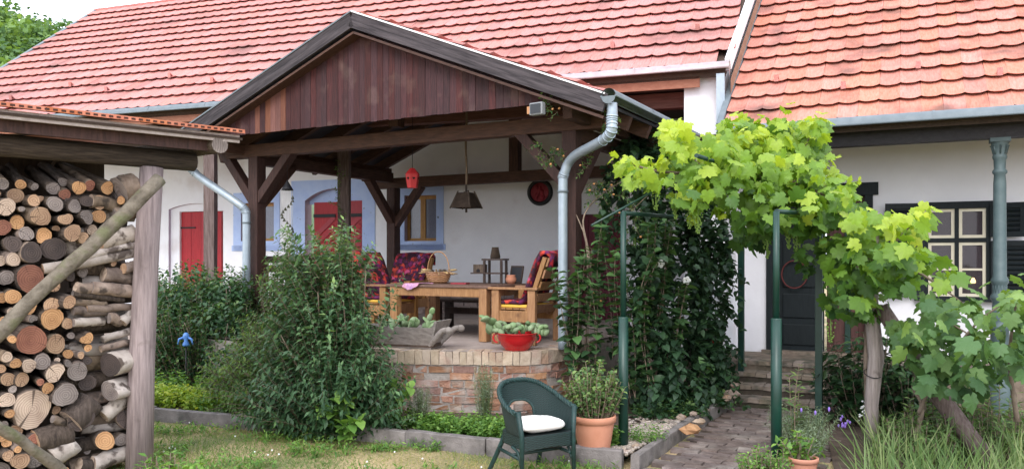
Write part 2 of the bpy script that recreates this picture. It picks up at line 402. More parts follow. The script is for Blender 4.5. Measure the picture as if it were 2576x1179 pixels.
M_mortar = pm('mortar', (.27, .235, .21, 1), (.40, .355, .325, 1), 14, .95, .6, var=0, fine=70)
M_paver = pm('worn_paver', (.085, .062, .055, 1), (.20, .155, .14, 1), 9, .85, .5, var=.20, stain=(3.0, .50, .70, (.30, .26, .235, 1)), fine=60)
M_step = pm('step_brick', (.115, .085, .068, 1), (.24, .19, .155, 1), 9, .9, .5, var=.24, stain=(4, .48, .66, (.075, .072, .055, 1)), fine=60)
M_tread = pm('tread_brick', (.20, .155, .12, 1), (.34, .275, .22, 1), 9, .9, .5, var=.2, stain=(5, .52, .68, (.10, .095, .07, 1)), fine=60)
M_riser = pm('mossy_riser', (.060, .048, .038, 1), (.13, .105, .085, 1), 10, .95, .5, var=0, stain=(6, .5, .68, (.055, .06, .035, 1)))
M_floor = pm('terrace_screed', (.30, .24, .215, 1), (.40, .335, .30, 1), 5, .9, .3, var=0, fine=50)
M_kerb = pm('concrete_kerb', (.13, .115, .11, 1), (.28, .25, .24, 1), 7, .95, .5, var=.12, stain=(5, .55, .72, (.07, .07, .06, 1)), fine=80)
M_soil = pm('soil', (.045, .030, .022, 1), (.12, .085, .065, 1), 9, .97, .8, var=0, fine=60)
M_pine = pm('oiled_pine', (.24, .115, .048, 1), (.40, .215, .098, 1), 6, .6, .3, (7, 7, 1), var=.16, stain=(7, .60, .74, (.16, .075, .035, 1)))
M_tabtop = pm('table_top', (.10, .055, .040, 1), (.19, .115, .085, 1), 6, .65, .25, (1, 9, 9), var=.1)
M_dkwood = pm('dark_wood', (.030, .018, .014, 1), (.065, .040, .030, 1), 6, .65, .2, (7, 7, 1), var=.1)
M_terra = pm('terracotta', (.46, .19, .115, 1), (.56, .26, .17, 1), 5, .85, .15, var=.06, stain=(7, .62, .76, (.62, .40, .30, 1)))
M_redenamel = pm('red_enamel', (.42, .012, .016, 1), (.50, .020, .022, 1), 3, .22, .02, var=0, spec=.5, coat=.3)
M_bark = pm('bark', (.040, .029, .023, 1), (.135, .10, .078, 1), 9, .95, .8, (6, 6, 1), var=.25, fine=50)
M_birch = pm('pale_bark', (.27, .225, .195, 1), (.50, .44, .40, 1), 9, .92, .6, (1, 1, 1), var=.18, stain=(10, .55, .64, (.085, .065, .055, 1)))
M_rod = pm('branch_bark', (.115, .080, .060, 1), (.29, .22, .17, 1), 12, .92, .6, var=.30, stain=(11, .56, .66, (.06, .045, .036, 1)))
M_thatch = pm('rope', (.16, .11, .07, 1), (.26, .19, .13, 1), 30, .9, .5, var=.1)
M_wicker_l = pm('willow', (.30, .15, .075, 1), (.46, .26, .14, 1), 40, .7, .6, var=.1)
M_lamp = pm('lamp_bark', (.028, .019, .014, 1), (.065, .046, .034, 1), 14, .85, .5, var=.1, spec=.2)
M_stone = pm('field_stone', (.22, .165, .13, 1), (.40, .31, .25, 1), 8, .9, .5, var=.28, stain=(6, .55, .7, (.42, .23, .12, 1)))
M_pebble = pm('pebble', (.22, .175, .145, 1), (.44, .38, .33, 1), 20, .85, .1, var=.36)
M_cloth = pm('white_cotton', (.78, .74, .70, 1), (.86, .83, .79, 1), 5, .85, .25, var=0)
M_stem = plain('green_stem', (.10, .13, .045, 1), .7)
M_twig = pm('twig', (.12, .085, .06, 1), (.26, .20, .15, 1), 12, .9, .4)
M_yellow = plain('yellow_foam', (.72, .45, .07, 1), .8)
def fabric():
    m, nt, b = newmat('floral_fabric'); L = nt.links
    tc = nd(nt, 'ShaderNodeTexCoord'); vo = nd(nt, 'ShaderNodeTexVoronoi'); vo.inputs['Scale'].default_value = 17
    nz = nd(nt, 'ShaderNodeTexNoise'); nz.inputs['Scale'].default_value = 14; L.new(tc.outputs['Object'], nz.inputs['Vector'])
    ad = nd(nt, 'ShaderNodeMixRGB', blend_type='ADD'); ad.inputs[0].default_value = .12
    L.new(tc.outputs['Object'], ad.inputs[1]); L.new(nz.outputs['Color'], ad.inputs[2]); L.new(ad.outputs[0], vo.inputs['Vector'])
    col = ramp(nt, vo.outputs['Color'], [(0, (.05, .008, .025, 1)), (.28, (.46, .018, .04, 1)), (.42, (.16, .014, .10, 1)), (.55, (.62, .06, .04, 1)), (.66, (.09, .012, .06, 1)), (.8, (.55, .08, .20, 1)), (.93, (.42, .20, .52, 1))])
    nt.nodes[-1].color_ramp.interpolation = 'CONSTANT' if hasattr(nt.nodes[-1], 'color_ramp') else None
    dk = ramp(nt, vo.outputs['Distance'], [(.3, W(1)), (.75, W(.25))])
    mx = nd(nt, 'ShaderNodeMixRGB', blend_type='MULTIPLY'); mx.inputs[0].default_value = 1
    L.new(col, mx.inputs[1]); L.new(dk, mx.inputs[2]); L.new(mx.outputs[0], b.inputs['Base Color']); b.inputs['Roughness'].default_value = .85
    return m
M_floral = fabric()
def endgrain(name, heart, ring, dark):
    """sawn log end: growth rings about the pith, radial checks"""
    m, nt, b = newmat(name); L = nt.links
    tc = nd(nt, 'ShaderNodeTexCoord'); rv = rand_out(nt)
    nz = nd(nt, 'ShaderNodeTexNoise'); nz.inputs['Scale'].default_value = 9; nz.inputs['Detail'].default_value = 5
    cb = nd(nt, 'ShaderNodeVectorMath', operation='ADD'); L.new(tc.outputs['Object'], cb.inputs[0])
    cm = nd(nt, 'ShaderNodeCombineXYZ'); L.new(math_n(nt, 'MULTIPLY', rv, 20), cm.inputs[2]); L.new(cm.outputs[0], cb.inputs[1]); L.new(cb.outputs[0], nz.inputs['Vector'])
    sp = nd(nt, 'ShaderNodeSeparateXYZ'); L.new(tc.outputs['Object'], sp.inputs[0])
    r = math_n(nt, 'SQRT', math_n(nt, 'ADD', math_n(nt, 'POWER', sp.outputs[0], 2), math_n(nt, 'POWER', sp.outputs[1], 2)))
    rr = math_n(nt, 'MULTIPLY_ADD', nz.outputs['Fac'], .045, r)
    w = math_n(nt, 'MULTIPLY_ADD', math_n(nt, 'SINE', math_n(nt, 'MULTIPLY', rr, 420)), .5, .5)
    ang = math_n(nt, 'ARCTAN2', sp.outputs[1], sp.outputs[0])
    ck = nd(nt, 'ShaderNodeTexNoise', noise_dimensions='1D'); ck.inputs['Scale'].default_value = 2.2; ck.inputs['Detail'].default_value = 3
    L.new(math_n(nt, 'MULTIPLY_ADD', rv, 40, ang), ck.inputs['W'])
    base = ramp(nt, nz.outputs['Fac'], [(.3, ring), (.62, heart)])
    m1 = nd(nt, 'ShaderNodeMixRGB', blend_type='MULTIPLY'); L.new(math_n(nt, 'MULTIPLY', w, .35), m1.inputs[0]); L.new(base, m1.inputs[1]); m1.inputs[2].default_value = dark
    m2 = nd(nt, 'ShaderNodeMixRGB'); L.new(ramp(nt, ck.outputs['Fac'], [(.70, W(0)), (.72, W(.85))]), m2.inputs[0]); L.new(m1.outputs[0], m2.inputs[1]); m2.inputs[2].default_value = (dark[0] * .35, dark[1] * .35, dark[2] * .35, 1)
    hv = nd(nt, 'ShaderNodeHueSaturation'); L.new(m2.outputs[0], hv.inputs['Color']); L.new(math_n(nt, 'MULTIPLY_ADD', rv, .5, .75), hv.inputs['Value'])
    L.new(hv.outputs[0], b.inputs['Base Color']); b.inputs['Roughness'].default_value = .9
    bp = nd(nt, 'ShaderNodeBump'); bp.inputs['Strength'].default_value = .5; bp.inputs['Distance'].default_value = .01
    L.new(math_n(nt, 'MULTIPLY_ADD', w, .3, nz.outputs['Fac']), bp.inputs['Height']); L.new(bp.outputs[0], b.inputs['Normal'])
    return m
END = {'tan': endgrain('endgrain_tan', (.46, .30, .19, 1), (.33, .20, .125, 1), (.20, .11, .07, 1)),
       'orange': endgrain('endgrain_orange', (.58, .33, .16, 1), (.42, .22, .10, 1), (.24, .11, .05, 1)),
       'grey': endgrain('endgrain_grey', (.27, .225, .205, 1), (.16, .13, .12, 1), (.07, .055, .05, 1)),
       'red': endgrain('endgrain_red', (.34, .145, .095, 1), (.24, .095, .065, 1), (.12, .045, .035, 1)),
       'dark': endgrain('endgrain_dark', (.085, .062, .055, 1), (.045, .034, .032, 1), (.02, .015, .015, 1)),
       'pale': endgrain('endgrain_pale', (.52, .40, .31, 1), (.36, .265, .205, 1), (.17, .11, .085, 1))}
G = lambda p, r, g, b: (p, (r, g, b, 1))
L_vine = leafmat('vine_leaf', [G(0, .022, .060, .016), G(.35, .075, .165, .030), G(.65, .20, .34, .045), G(1, .46, .56, .06)], .42, .45)
L_vine2 = leafmat('vine_leaf_grey', [G(0, .030, .075, .030), G(.5, .095, .19, .065), G(1, .25, .38, .10)], .35, .5)
L_climb = leafmat('climber_leaf', [G(0, .014, .034, .018), G(.5, .034, .078, .036), G(1, .095, .19, .06)], .22, .42)
L_privet = leafmat('privet_leaf', [G(0, .026, .064, .032), G(.5, .066, .138, .062), G(.8, .15, .26, .11), G(1, .27, .40, .13)], .28, .42)
L_feather = leafmat('feather_leaf', [G(0, .045, .095, .035), G(.5, .125, .22, .080), G(1, .28, .39, .12)], .32, .5)
L_rose = leafmat('rose_leaf', [G(0, .022, .060, .030), G(.6, .060, .135, .055), G(1, .19, .28, .08)], .25, .4)
L_mint = leafmat('mint_leaf', [G(0, .050, .12, .030), G(.5, .12, .25, .055), G(1, .26, .42, .09)], .35, .5)
L_yellow = leafmat('yellow_leaf', [G(0, .12, .22, .035), G(.5, .25, .38, .055), G(1, .48, .50, .08)], .35, .5)
L_peony = leafmat('peony_leaf', [G(0, .012, .034, .016), G(.6, .035, .082, .032), G(1, .10, .19, .06)], .18, .32, .5)
L_lav = leafmat('lavender_leaf', [G(0, .10, .15, .10), G(.6, .19, .26, .17), G(1, .30, .36, .24)], .25, .6)
L_grass = leafmat('grass_blade', [G(0, .060, .13, .026), G(.45, .14, .235, .055), G(.72, .28, .30, .10), G(1, .46, .38, .17)], .3, .6)
L_tall = leafmat('tall_grass', [G(0, .075, .145, .045), G(.5, .15, .24, .085), G(1, .36, .40, .20)], .35, .6)
L_forest = leafmat('hazy_forest_leaf', [G(0, .055, .115, .055), G(.4, .095, .18, .07), G(.75, .16, .27, .085), G(1, .24, .36, .10)], .35, .7)  # greens lightened to put distance haze into the leaf colour
L_cactus = pm('cactus_pad', (.13, .20, .095, 1), (.24, .32, .17, 1), 12, .6, .15, var=.25)
M_fl_white = plain('white_petal', (.85, .85, .84, 1), .6)
M_fl_red = plain('red_petal', (.55, .03, .03, 1), .6)
M_fl_orange = plain('orange_petal', (.62, .30, .12, 1), .6)
M_fl_violet = plain('violet_petal', (.26, .16, .55, 1), .6)

# ---------------------------------------------------------------- the ground
def ground():
    m, nt, b = newmat('lawn_ground'); L = nt.links
    g = nd(nt, 'ShaderNodeNewGeometry'); n1 = nd(nt, 'ShaderNodeTexNoise'); n1.inputs['Scale'].default_value = 1.3; n1.inputs['Detail'].default_value = 6
    n2 = nd(nt, 'ShaderNodeTexNoise'); n2.inputs['Scale'].default_value = 40; n2.inputs['Detail'].default_value = 5
    L.new(g.outputs['Position'], n1.inputs['Vector']); L.new(g.outputs['Position'], n2.inputs['Vector'])
    f = math_n(nt, 'ADD', math_n(nt, 'MULTIPLY', n1.outputs['Fac'], .6), math_n(nt, 'MULTIPLY', n2.outputs['Fac'], .4))
    L.new(ramp(nt, f, [(.36, (.13, .15, .055, 1)), (.47, (.29, .24, .115, 1)), (.58, (.46, .34, .19, 1))]), b.inputs['Base Color'])
    b.inputs['Roughness'].default_value = .95
    bp = nd(nt, 'ShaderNodeBump'); bp.inputs['Strength'].default_value = .8; bp.inputs['Distance'].default_value = .03
    L.new(n2.outputs['Fac'], bp.inputs['Height']); L.new(bp.outputs[0], b.inputs['Normal'])
    bm = MB(); N = 40
    xs = [-400, -60, -20] + list(np.linspace(-9, 9, N)) + [20, 60, 400]; ys = [-60, -20] + list(np.linspace(-3, 14, N)) + [25, 80, 600]
    vs = [(x, y, 0.012 * math.sin(x * 2.1 + y) * math.sin(y * 1.7) - .012 if -9 <= x <= 9 and -3 <= y <= 14 else -.012) for y in ys for x in xs]
    k = len(xs)
    bm.add(vs, [(j * k + i, j * k + i + 1, (j + 1) * k + i + 1, (j + 1) * k + i) for j in range(len(ys) - 1) for i in range(k - 1)], True)
    o = bm.build('ground', m); tag(o, kind='structure'); return o
ground()
# beds behind the kerbs
bed = MB(); KA = Vector((-5.2, 8.95, 0)); KC = Vector((.93, 6.22, 0)); KE = Vector((2.36, 8.80, 0))
bed.add([KA + Vector((.05, .1, .06)), KC + Vector((0, .12, .06)), KE + Vector((-.08, 0, .09)), Vector((2.3, 9.6, .1)), Vector((-3, 11.5, .1)), Vector((-9, 13, .1)), Vector((-9, 11, .07))], [(0, 1, 2, 3, 4, 5, 6)])
tag(bed.build('planting_bed', M_soil), kind='structure')
bed = MB(); bed.add([(2.05, 5.0, .01), (8, 3.2, .01), (8, 7.3, .03), (3.3, 8.6, .03)], [(0, 1, 2, 3)])
tag(bed.build('garden_bed', M_soil), kind='structure')
# kerbs of cast concrete lengths
def kerb(name, pts, w, h, seg):
    bm = MB(); P = [Vector(p) for p in pts]
    e = empty(name, P[0]); tag(e, kind='structure')
    L = []; 
    for i in range(len(P) - 1):
        n = max(1, round((P[i + 1] - P[i]).length / seg))
        for k in range(n): L.append((P[i].lerp(P[i + 1], k / n), P[i].lerp(P[i + 1], (k + 1) / n)))
    for p, q in L:
        d = (q - p).normalized(); s = Vector((-d.y, d.x, 0)); b = MB(); n = 5; dz = random.uniform(-.008, .008); dx = random.uniform(-.008, .008)
        vs = []
        for k in range(n + 1):
            c = p.lerp(q, .006 + .988 * k / n) + s * dx
            for (o, z) in ((-w / 2, -.1), (-w / 2, h - .008), (-w / 2 + .01, h), (w / 2 - .01, h), (w / 2, h - .01), (w / 2, -.1)):
                vs.append(c + s * (o + random.uniform(-.003, .003)) + Vector((0, 0, z + dz + random.uniform(-.004, .004))))
        fs = [(k * 6 + j, (k + 1) * 6 + j, (k + 1) * 6 + j + 1, k * 6 + j + 1) for k in range(n) for j in range(5)] + [(0, 1, 2, 3, 4, 5), tuple(n * 6 + j for j in (5, 4, 3, 2, 1, 0))]
        b.add(vs, fs); b.build('kerb_stone', M_kerb, e)
    return e
kerb('lawn_kerb', [KA, (-3.55, 8.02, 0), (-1.6, 7.28, 0), (-.2, 6.62, 0), (.86, 6.22, 0)], .075, .125, .95)
kerb('path_kerb', [(.93, 6.12, 0), (1.7, 7.58, 0), (2.36, 8.72, 0)], .07, .125, .95)
# brick path
def path():
    e = tag(part('path', lambda b: b.add([(.62, 5.0, -.004), (1.75, 4.4, -.004), (3.55, 8.1, -.004), (2.4, 8.95, -.004)], [(0, 1, 2, 3)]), M_soil, None), kind='structure')
    F = Frame(.97, 6.12, 28.5); n = 0
    me = []
    for k in range(5):
        b = MB(); b.box(I4, -.118, .118, -.056, .056, -.05, .012 + k * .001, jit=.005); me.append(b.mesh('paver', M_paver))
    b = -1.2; row = 0
    while b < 2.95:
        a = .02 + (.125 if row % 2 else 0)
        if row % 2: pass
        while a < 1.12:
            w = F.p(a + .11, b)
            put('paver', random.choice(me), F.mat(a + .118, b, random.uniform(-.006, .006), random.gauss(0, .02)), e); a += .246; n += 1
        b += .121; row += 1
path()

# ---------------------------------------------------------------- roofs of clay tiles
def tile_geo(drop=.025, w=.0998):
    xs = [-w, -.075, -.04, 0, .04, .075, w]; zt = [.009, .005, .001, 0, .001, .005, .009]
    v = []; n = len(xs)
    for i, x in enumerate(xs): v.append((x, -drop * (1 - (x / .1) ** 2), .060 + zt[i]))
    for i, x in enumerate(xs): v.append((x, .40, .012 + zt[i]))
    for i, x in enumerate(xs): v.append((x, .045 - drop * (1 - (x / .1) ** 2), .030 + zt[i]))
    f = [(i, i + 1, n + i + 1, n + i) for i in range(n - 1)] + [(2 * n + i, 2 * n + i + 1, i + 1, i) for i in range(n - 1)] + [(2 * n, 0, n), (3 * n - 1, 2 * n - 1, n - 1)]
    return v, f
def tiles(roof, place, cells, mat, limit, scale=1.0):
    """place(col,row) -> world matrix; the limit tiles that show largest are objects"""
    v, f = tile_geo(); shared = []
    for k in range(3):
        b = MB(); b.add([Vector(q) + Vector((0, random.uniform(-.004, .004), random.uniform(-.002, .002))) for q in v], f, False); shared.append(b.mesh('roof_tile', mat))
    items = []
    for c, r in cells:
        M = place(c, r); p = M.translation; d = p.y
        X = CX + p.x / d * FPX; Y = HY - (p.z - CAMZ) / d * FPX
        seen = -60 < X < 2640 and Y > -40
        items.append((0 if seen else 1, p.length, M))
    items.sort(key=lambda t: (t[0], t[1]))
    for it in items[:limit]:
        J = Matrix.Rotation(random.gauss(0, .006), 4, 'Z') @ Matrix.Translation((0, random.gauss(0, .005), random.uniform(0, .004)))
        put('roof_tile', random.choice(shared), it[2] @ J, roof)
    if len(items) > limit:
        V = []; Fc = []; var = []; A = np.array(v)
        for k, it in enumerate(items[limit:]):
            M = np.array(it[2]); B = A + np.array([0, random.gauss(0, .005), random.uniform(0, .004)])
            V.append(B @ M[:3, :3].T + M[:3, 3]); Fc += [tuple(i + k * len(v) for i in q) for q in f]; var += [random.random()] * len(v)
        V = np.concatenate(V) - np.array(ORG[roof])
        me = bpy.data.meshes.new('roof_tiles'); me.from_pydata(V.tolist(), [], Fc); me.materials.append(mat)
        a = me.attributes.new('var', 'FLOAT', 'POINT'); a.data.foreach_set('value', var)
        o = bpy.data.objects.new('tile_field', me); COL.objects.link(o); o.parent = roof; o['kind'] = 'stuff'; ORG[o] = ORG[roof]
def gutter(b, p, q, r, n=9):
    """open half-round channel with a rolled lip"""
    p = Vector(p); q = Vector(q)
    b.tube([p, q], r, n, arc=(math.pi, 2 * math.pi)); b.tube([p, q], r * .93, n, arc=(2 * math.pi, math.pi))
    d = (q - p).normalized(); s = d.cross(Vector((0, 0, 1))).normalized()
    for sg in (-1, 1): b.tube([p + s * sg * r * .97, q + s * sg * r * .97], r * .13, 6)
    for e, sg in ((p, 1), (q, -1)):
        vs = [e + s * math.cos(math.pi + math.pi * i / 8) * r * .96 + Vector((0, 0, math.sin(math.pi + math.pi * i / 8) * r * .96)) for i in range(9)]
        b.add(vs, [tuple(range(9))])
    L = (q - p).length; k = max(2, int(L / 1.0))
    for i in range(1, k): 
        c = p.lerp(q, i / k); b.tube([c - d * .012, c + d * .012], r * 1.05, n, arc=(math.pi * .98, math.pi * 2.02))
def slope_place(F, a_of, b0, z0, ang, rowlen, lift=.03):
    cs, sn = math.cos(ang), math.sin(ang)
    def pl(c, r):
        s = r * rowlen
        y = F.v * cs + Vector((0, 0, sn)); z = F.u.cross(y); o = F.p(a_of(c), b0 + s * cs, z0 + s * sn) + z * lift
        return Matrix(((F.u.x, y.x, z.x, o.x), (F.u.y, y.y, z.y, o.y), (F.u.z, y.z, z.z, o.z), (0, 0, 0, 1)))
    return pl
def wall_holes(b, F, bb, a0, a1, z0, z1, holes, depth=.18, mi=0, mi_rev=0):
    """plastered wall face on line bb with rectangular or arched openings (a0,a1,z0,z1,rise) and their reveals"""
    A = sorted({a0, a1, *[h[0] for h in holes], *[h[1] for h in holes]}); Z = sorted({z0, z1, *[h[2] for h in holes], *[h[3] for h in holes]})
    for i in range(len(A) - 1):
        for j in range(len(Z) - 1):
            ca, cz = (A[i] + A[i + 1]) / 2, (Z[j] + Z[j + 1]) / 2
            if any(h[0] < ca < h[1] and h[2] < cz < h[3] for h in holes): continue
            b.add([F.p(A[i], bb, Z[j]), F.p(A[i + 1], bb, Z[j]), F.p(A[i + 1], bb, Z[j + 1]), F.p(A[i], bb, Z[j + 1])], [(0, 1, 2, 3)], mi=mi)
    for h in holes:
        rise = h[4]; n = 10 if rise else 1
        top = [(h[0] + (h[1] - h[0]) * k / n, h[3] - rise + (rise * (1 - (2 * k / n - 1) ** 2) if rise else 0)) for k in range(n + 1)]
        if rise:
            for k in range(n):
                (p, q), (r, s) = top[k], top[k + 1]
                if min(q, s) < h[3] - 1e-4: b.add([F.p(p, bb, q), F.p(r, bb, s), F.p(r, bb, h[3]), F.p(p, bb, h[3])], [(0, 1, 2, 3)], mi=mi)
        ring = [(h[0], h[2])] + top + [(h[1], h[2])]
        m = len(ring)
        vs = [F.p(a, bb + o, z) for a, z in ring for o in (0, depth)]
        b.add(vs, [(2 * k, 2 * k + 1, 2 * ((k + 1) % m) + 1, 2 * ((k + 1) % m)) for k in range(m)], mi=mi_rev)

# ---------------------------------------------------------------- the long house on the left
HB = 2.5                                       # its wall stands this far behind the eave
EZ, SL = 3.88, .7925; ANG = math.atan(SL)
house = empty('farmhouse', HS.p(-6.5, 1.2, 0), 'long white farmhouse with red doors, blue window surrounds and clay tile roof', 'house')
roof = part('roof', lambda b: b.add([HS.p(-13.7, 0, EZ), HS.p(0, 0, EZ), HS.p(.49, 4, EZ + 4 * SL), HS.p(-13.7, 4, EZ + 4 * SL), HS.p(-13.7, 0, EZ - .12), HS.p(0, 0, EZ - .12), HS.p(.49, 4, EZ + 4 * SL - .12), HS.p(-13.7, 4, EZ + 4 * SL - .12),
                                           HS.p(-13.7, 8, EZ), HS.p(.98, 8, EZ)],
            [(0, 1, 2, 3), (7, 6, 5, 4), (0, 4, 5, 1), (1, 5, 6, 2), (0, 3, 7, 4), (3, 2, 9, 8)]), M_deck, house)
pl = slope_place(HS, lambda c: -13.6 + c * .2, -.04, EZ - .03, ANG, .34)
cells = [(c, r) for r in range(15) for c in range(70) if -13.6 + c * .2 < .123 * r * .34 * math.cos(ANG) - .02]
tiles(roof, pl, cells, M_tile, 300)
for i in range(46):                            # ridge tiles
    b = MB(); p = HS.p(-13.75 + i * .31, 4.0, EZ + 4 * SL + .02); q = HS.p(-13.75 + i * .31 + .35, 4.0, EZ + 4 * SL + .035)
    b.tube([p, q], [.13, .115], 9, arc=(0, math.pi)); b.build('ridge_tile', M_tile, roof)
me_sg = None
for i, x in enumerate((72, 170, 190, 268, 292, 375, 405, 490, 525, 618)):
    pass
def snow_guard(F, a, s, b0, z0, rf):
    c = F.p(a, b0 + s * math.cos(ANG), z0 + s * math.sin(ANG)) + Vector((0, 0, .09))
    b = MB(); b.beam(c, c - F.v * .10 * math.cos(ANG) + Vector((0, 0, .045)), .05, .012); b.beam(c - F.v * .075 + Vector((0, 0, -.03)), c - F.v * .085 + Vector((0, 0, .05)), .05, .012, up=F.v); b.build('snow_guard', M_tile, rf)
for k in range(13): snow_guard(HS, -13 + k * 1.05, .62 if k % 2 else .95, 0, EZ, roof)
part('gutter', lambda b: gutter(b, HS.p(-13.7, -.07, EZ - .06), HS.p(-2.2, -.07, EZ - .05), .092), M_zinc, house)
part('gutter', lambda b: gutter(b, HS.p(-2.2, -.07, EZ - .05), HS.p(.05, -.07, EZ - .04), .092), M_copperz, house)
part('verge_trim', lambda b: b.beam(HS.p(-13.72, -.02, EZ + .02), HS.p(-13.72, 4, EZ + 4 * SL + .02), .10, .12), M_zinc, house)
part('verge_trim', lambda b: b.beam(HS.p(.03, -.02, EZ + .02), HS.p(.52, 4, EZ + 4 * SL + .02), .06, .14), M_white, house)
part('end_wall', lambda b: b.add([HS.p(-.02, .12, 0), HS.p(.31, 2.6, 0), HS.p(.49, 4, EZ + 4 * SL - .12), HS.p(-.02, .12, EZ - .03), HS.p(-.5, .12, 0), HS.p(-.5, .12, EZ - .05), HS.p(-.5, .5, 0), HS.p(-.5, .5, EZ + .2), HS.p(-.02, .5, EZ + .25)],
     [(0, 1, 2, 3), (4, 0, 3, 5), (6, 4, 5, 7), (5, 3, 8, 7)]), M_wall, house)
H = HS
def hz(x, y): return HS.zy(x, y, HB)
def ha(x): return HS.ax(x, HB)
holes = {'door_small': (ha(424), ha(562), TER - .02, hz(470, 512), .10), 'win_l': (ha(607), ha(690), hz(650, 606), hz(650, 510), 0),
         'door_arch': (ha(768), ha(912), TER - .02, hz(840, 474), .20), 'win_r': (ha(1018), ha(1098), hz(1060, 606), hz(1060, 491), 0),
         'door_r': (ha(1455), ha(1562), .42, hz(1510, 538), 0)}
b = MB(); wall_holes(b, HS, HB, -13.6, .30, 0, 4.6, list(holes.values()), .2, 0, 1)
b.add([HS.p(-13.6, HB, 0), HS.p(-13.6, 8, 0), HS.p(-13.6, 8, EZ), HS.p(-13.6, 4, EZ + 4 * SL - .1), HS.p(-13.6, HB, EZ + HB * SL - .1)], [(0, 1, 2, 3, 4)])
wall = b.build('wall', [M_wall, M_reveal], house)
def surround(name, a0, a1, z0, z1, hole, ears=True):
    b = MB(); bb = HB - .012; h = hole; A = sorted({a0, a1, h[0], h[1]}); Z = sorted({z0, z1, h[2], h[3]})
    def q(x0, x1, y0, y1): b.box(HS.mat(0, 0, 0), x0, x1, HB - .014, HB + .001, y0, y1)
    q(a0, h[0], z0, z1); q(h[1], a1, z0, z1); q(h[0], h[1], h[3], z1)
    if z0 < h[2]: q(h[0], h[1], z0, h[2])
    if h[4]:
        n = 10
        for k in range(n):
            p = h[0] + (h[1] - h[0]) * k / n; r = h[0] + (h[1] - h[0]) * (k + 1) / n
            f = lambda t: h[3] - h[4] + h[4] * (1 - (2 * (t - h[0]) / (h[1] - h[0]) - 1) ** 2)
            b.add([HS.p(p, HB - .014, f(p)), HS.p(r, HB - .014, f(r)), HS.p(r, HB - .014, h[3]), HS.p(p, HB - .014, h[3])], [(0, 1, 2, 3)])
    if ears: q(a0 - .035, a1 + .035, z0 - .0, z0 + .10)
    return b.build(name, M_blue, house)
surround('window_surround', ha(588), ha(704), hz(650, 631), hz(650, 484), holes['win_l'])
surround('window_surround', ha(1004), ha(1116), hz(1060, 629), hz(1060, 469), holes['win_r'])
surround('door_surround', ha(734), ha(944), TER, hz(840, 452), holes['door_arch'], False)
def casement(h, col):
    a0, a1, z0, z1, _ = h; Mx = HS.mat(0, 0, 0); fr = MB()
    y0, y1 = HB + .10, HB + .15
    for p in ((a0, a0 + .05, z0, z1), (a1 - .05, a1, z0, z1), (a0 + .05, a1 - .05, z1 - .06, z1), (a0 + .05, a1 - .05, z0, z0 + .05), ((a0 + a1) / 2 - .045, (a0 + a1) / 2 + .045, z0 + .05, z1 - .06)):
        fr.box(Mx, p[0], p[1], y0, y1, p[2], p[3])
    w = fr.build('window', col, house)
    for s in (0, 1):
        m0 = a0 + .05 if s == 0 else (a0 + a1) / 2 + .045; m1 = (a0 + a1) / 2 - .045 if s == 0 else a1 - .05
        part('pane', lambda b: b.box(Mx, m0, m1, HB + .125, HB + .13, z0 + .05, z1 - .06), M_net, w)
M_net = pm('curtained_glass', (.13, .14, .19, 1), (.20, .21, .27, 1), 18, .12, .03, (8, 8, 1), var=0, spec=.6)
M_ochre = pm('ochre_frame', (.30, .15, .05, 1), (.44, .24, .09, 1), 8, .6, .2, (7, 7, 1))
casement(holes['win_l'], M_ochre); casement(holes['win_r'], M_ochre)
def plank_door(h, mat, n, top=None, name='door', dep=.10):
    a0, a1, z0, z1, _ = h; e = None
    Mx = HS.mat(0, 0, 0); z1 = top or z1
    d = part(name, lambda b: b.box(Mx, a0 + .001, a1 - .001, HB + dep + .03, HB + dep + .05, z0, z1), mat, house)
    w = (a1 - a0) / n
    for k in range(n):
        part('plank', lambda b: b.box(Mx, a0 + k * w + .004, a0 + (k + 1) * w - .004, HB + dep + random.uniform(0, .006), HB + dep + .031, z0 + .01, z1 - .005 - random.uniform(0, .01)), mat, d)
    return d
ds = holes['door_small']; lf = (ha(446), ha(548), ds[2], hz(490, 531), 0)
part('door_jamb', lambda b: (b.box(HS.mat(0, 0, 0), ds[0], lf[0], HB + .06, HB + .19, ds[2], ds[3]), b.box(HS.mat(0, 0, 0), lf[0], ds[1], HB + .06, HB + .19, lf[3], ds[3])), M_wall, house)
d = plank_door(lf, M_red, 4)
part('hinge', lambda b: b.box(HS.mat(0, 0, 0), lf[0] - .03, lf[0] + .34, HB + .088, HB + .099, hz(470, 572) - .014, hz(470, 572) + .014), M_iron, d)
da = holes['door_arch']; top = hz(850, 504); mid = (da[0] + da[1]) / 2 + .05
part('fanlight_panel', lambda b: b.box(HS.mat(0, 0, 0), da[0], da[1], HB + .14, HB + .16, top - .05, da[3]), M_blue, house)
for s, (p, q) in enumerate(((da[0] + .12, mid), (mid, da[1] - .005))):
    d = part('door', lambda b: b.box(HS.mat(0, 0, 0), p + .004, q - .004, HB + .09, HB + .13, TER, top - random.uniform(0, .02)), M_red, house)
    Mx = HS.mat(0, 0, 0)
    n = 9
    for k in range(n):                          # herringbone boards
        z = TER + .12 + k * (top - TER - .55) / n; w = q - p - .16
        b = MB(); c0 = HS.p(p + .08, HB + .083, z); c1 = HS.p(q - .08, HB + .083, z + w * .85); b.beam(c0, c1, .016, .085, up=HS.v.cross((c1 - c0).normalized())); b.build('plank', M_red, d)
    for z in (top - .26, TER + .35):
        part('hinge', lambda b: b.box(Mx, p + .002, q - .06, HB + .070, HB + .083, z - .03, z + .03), M_iron, d)
dr = holes['door_r']; plank_door(dr, M_dkred, 5)
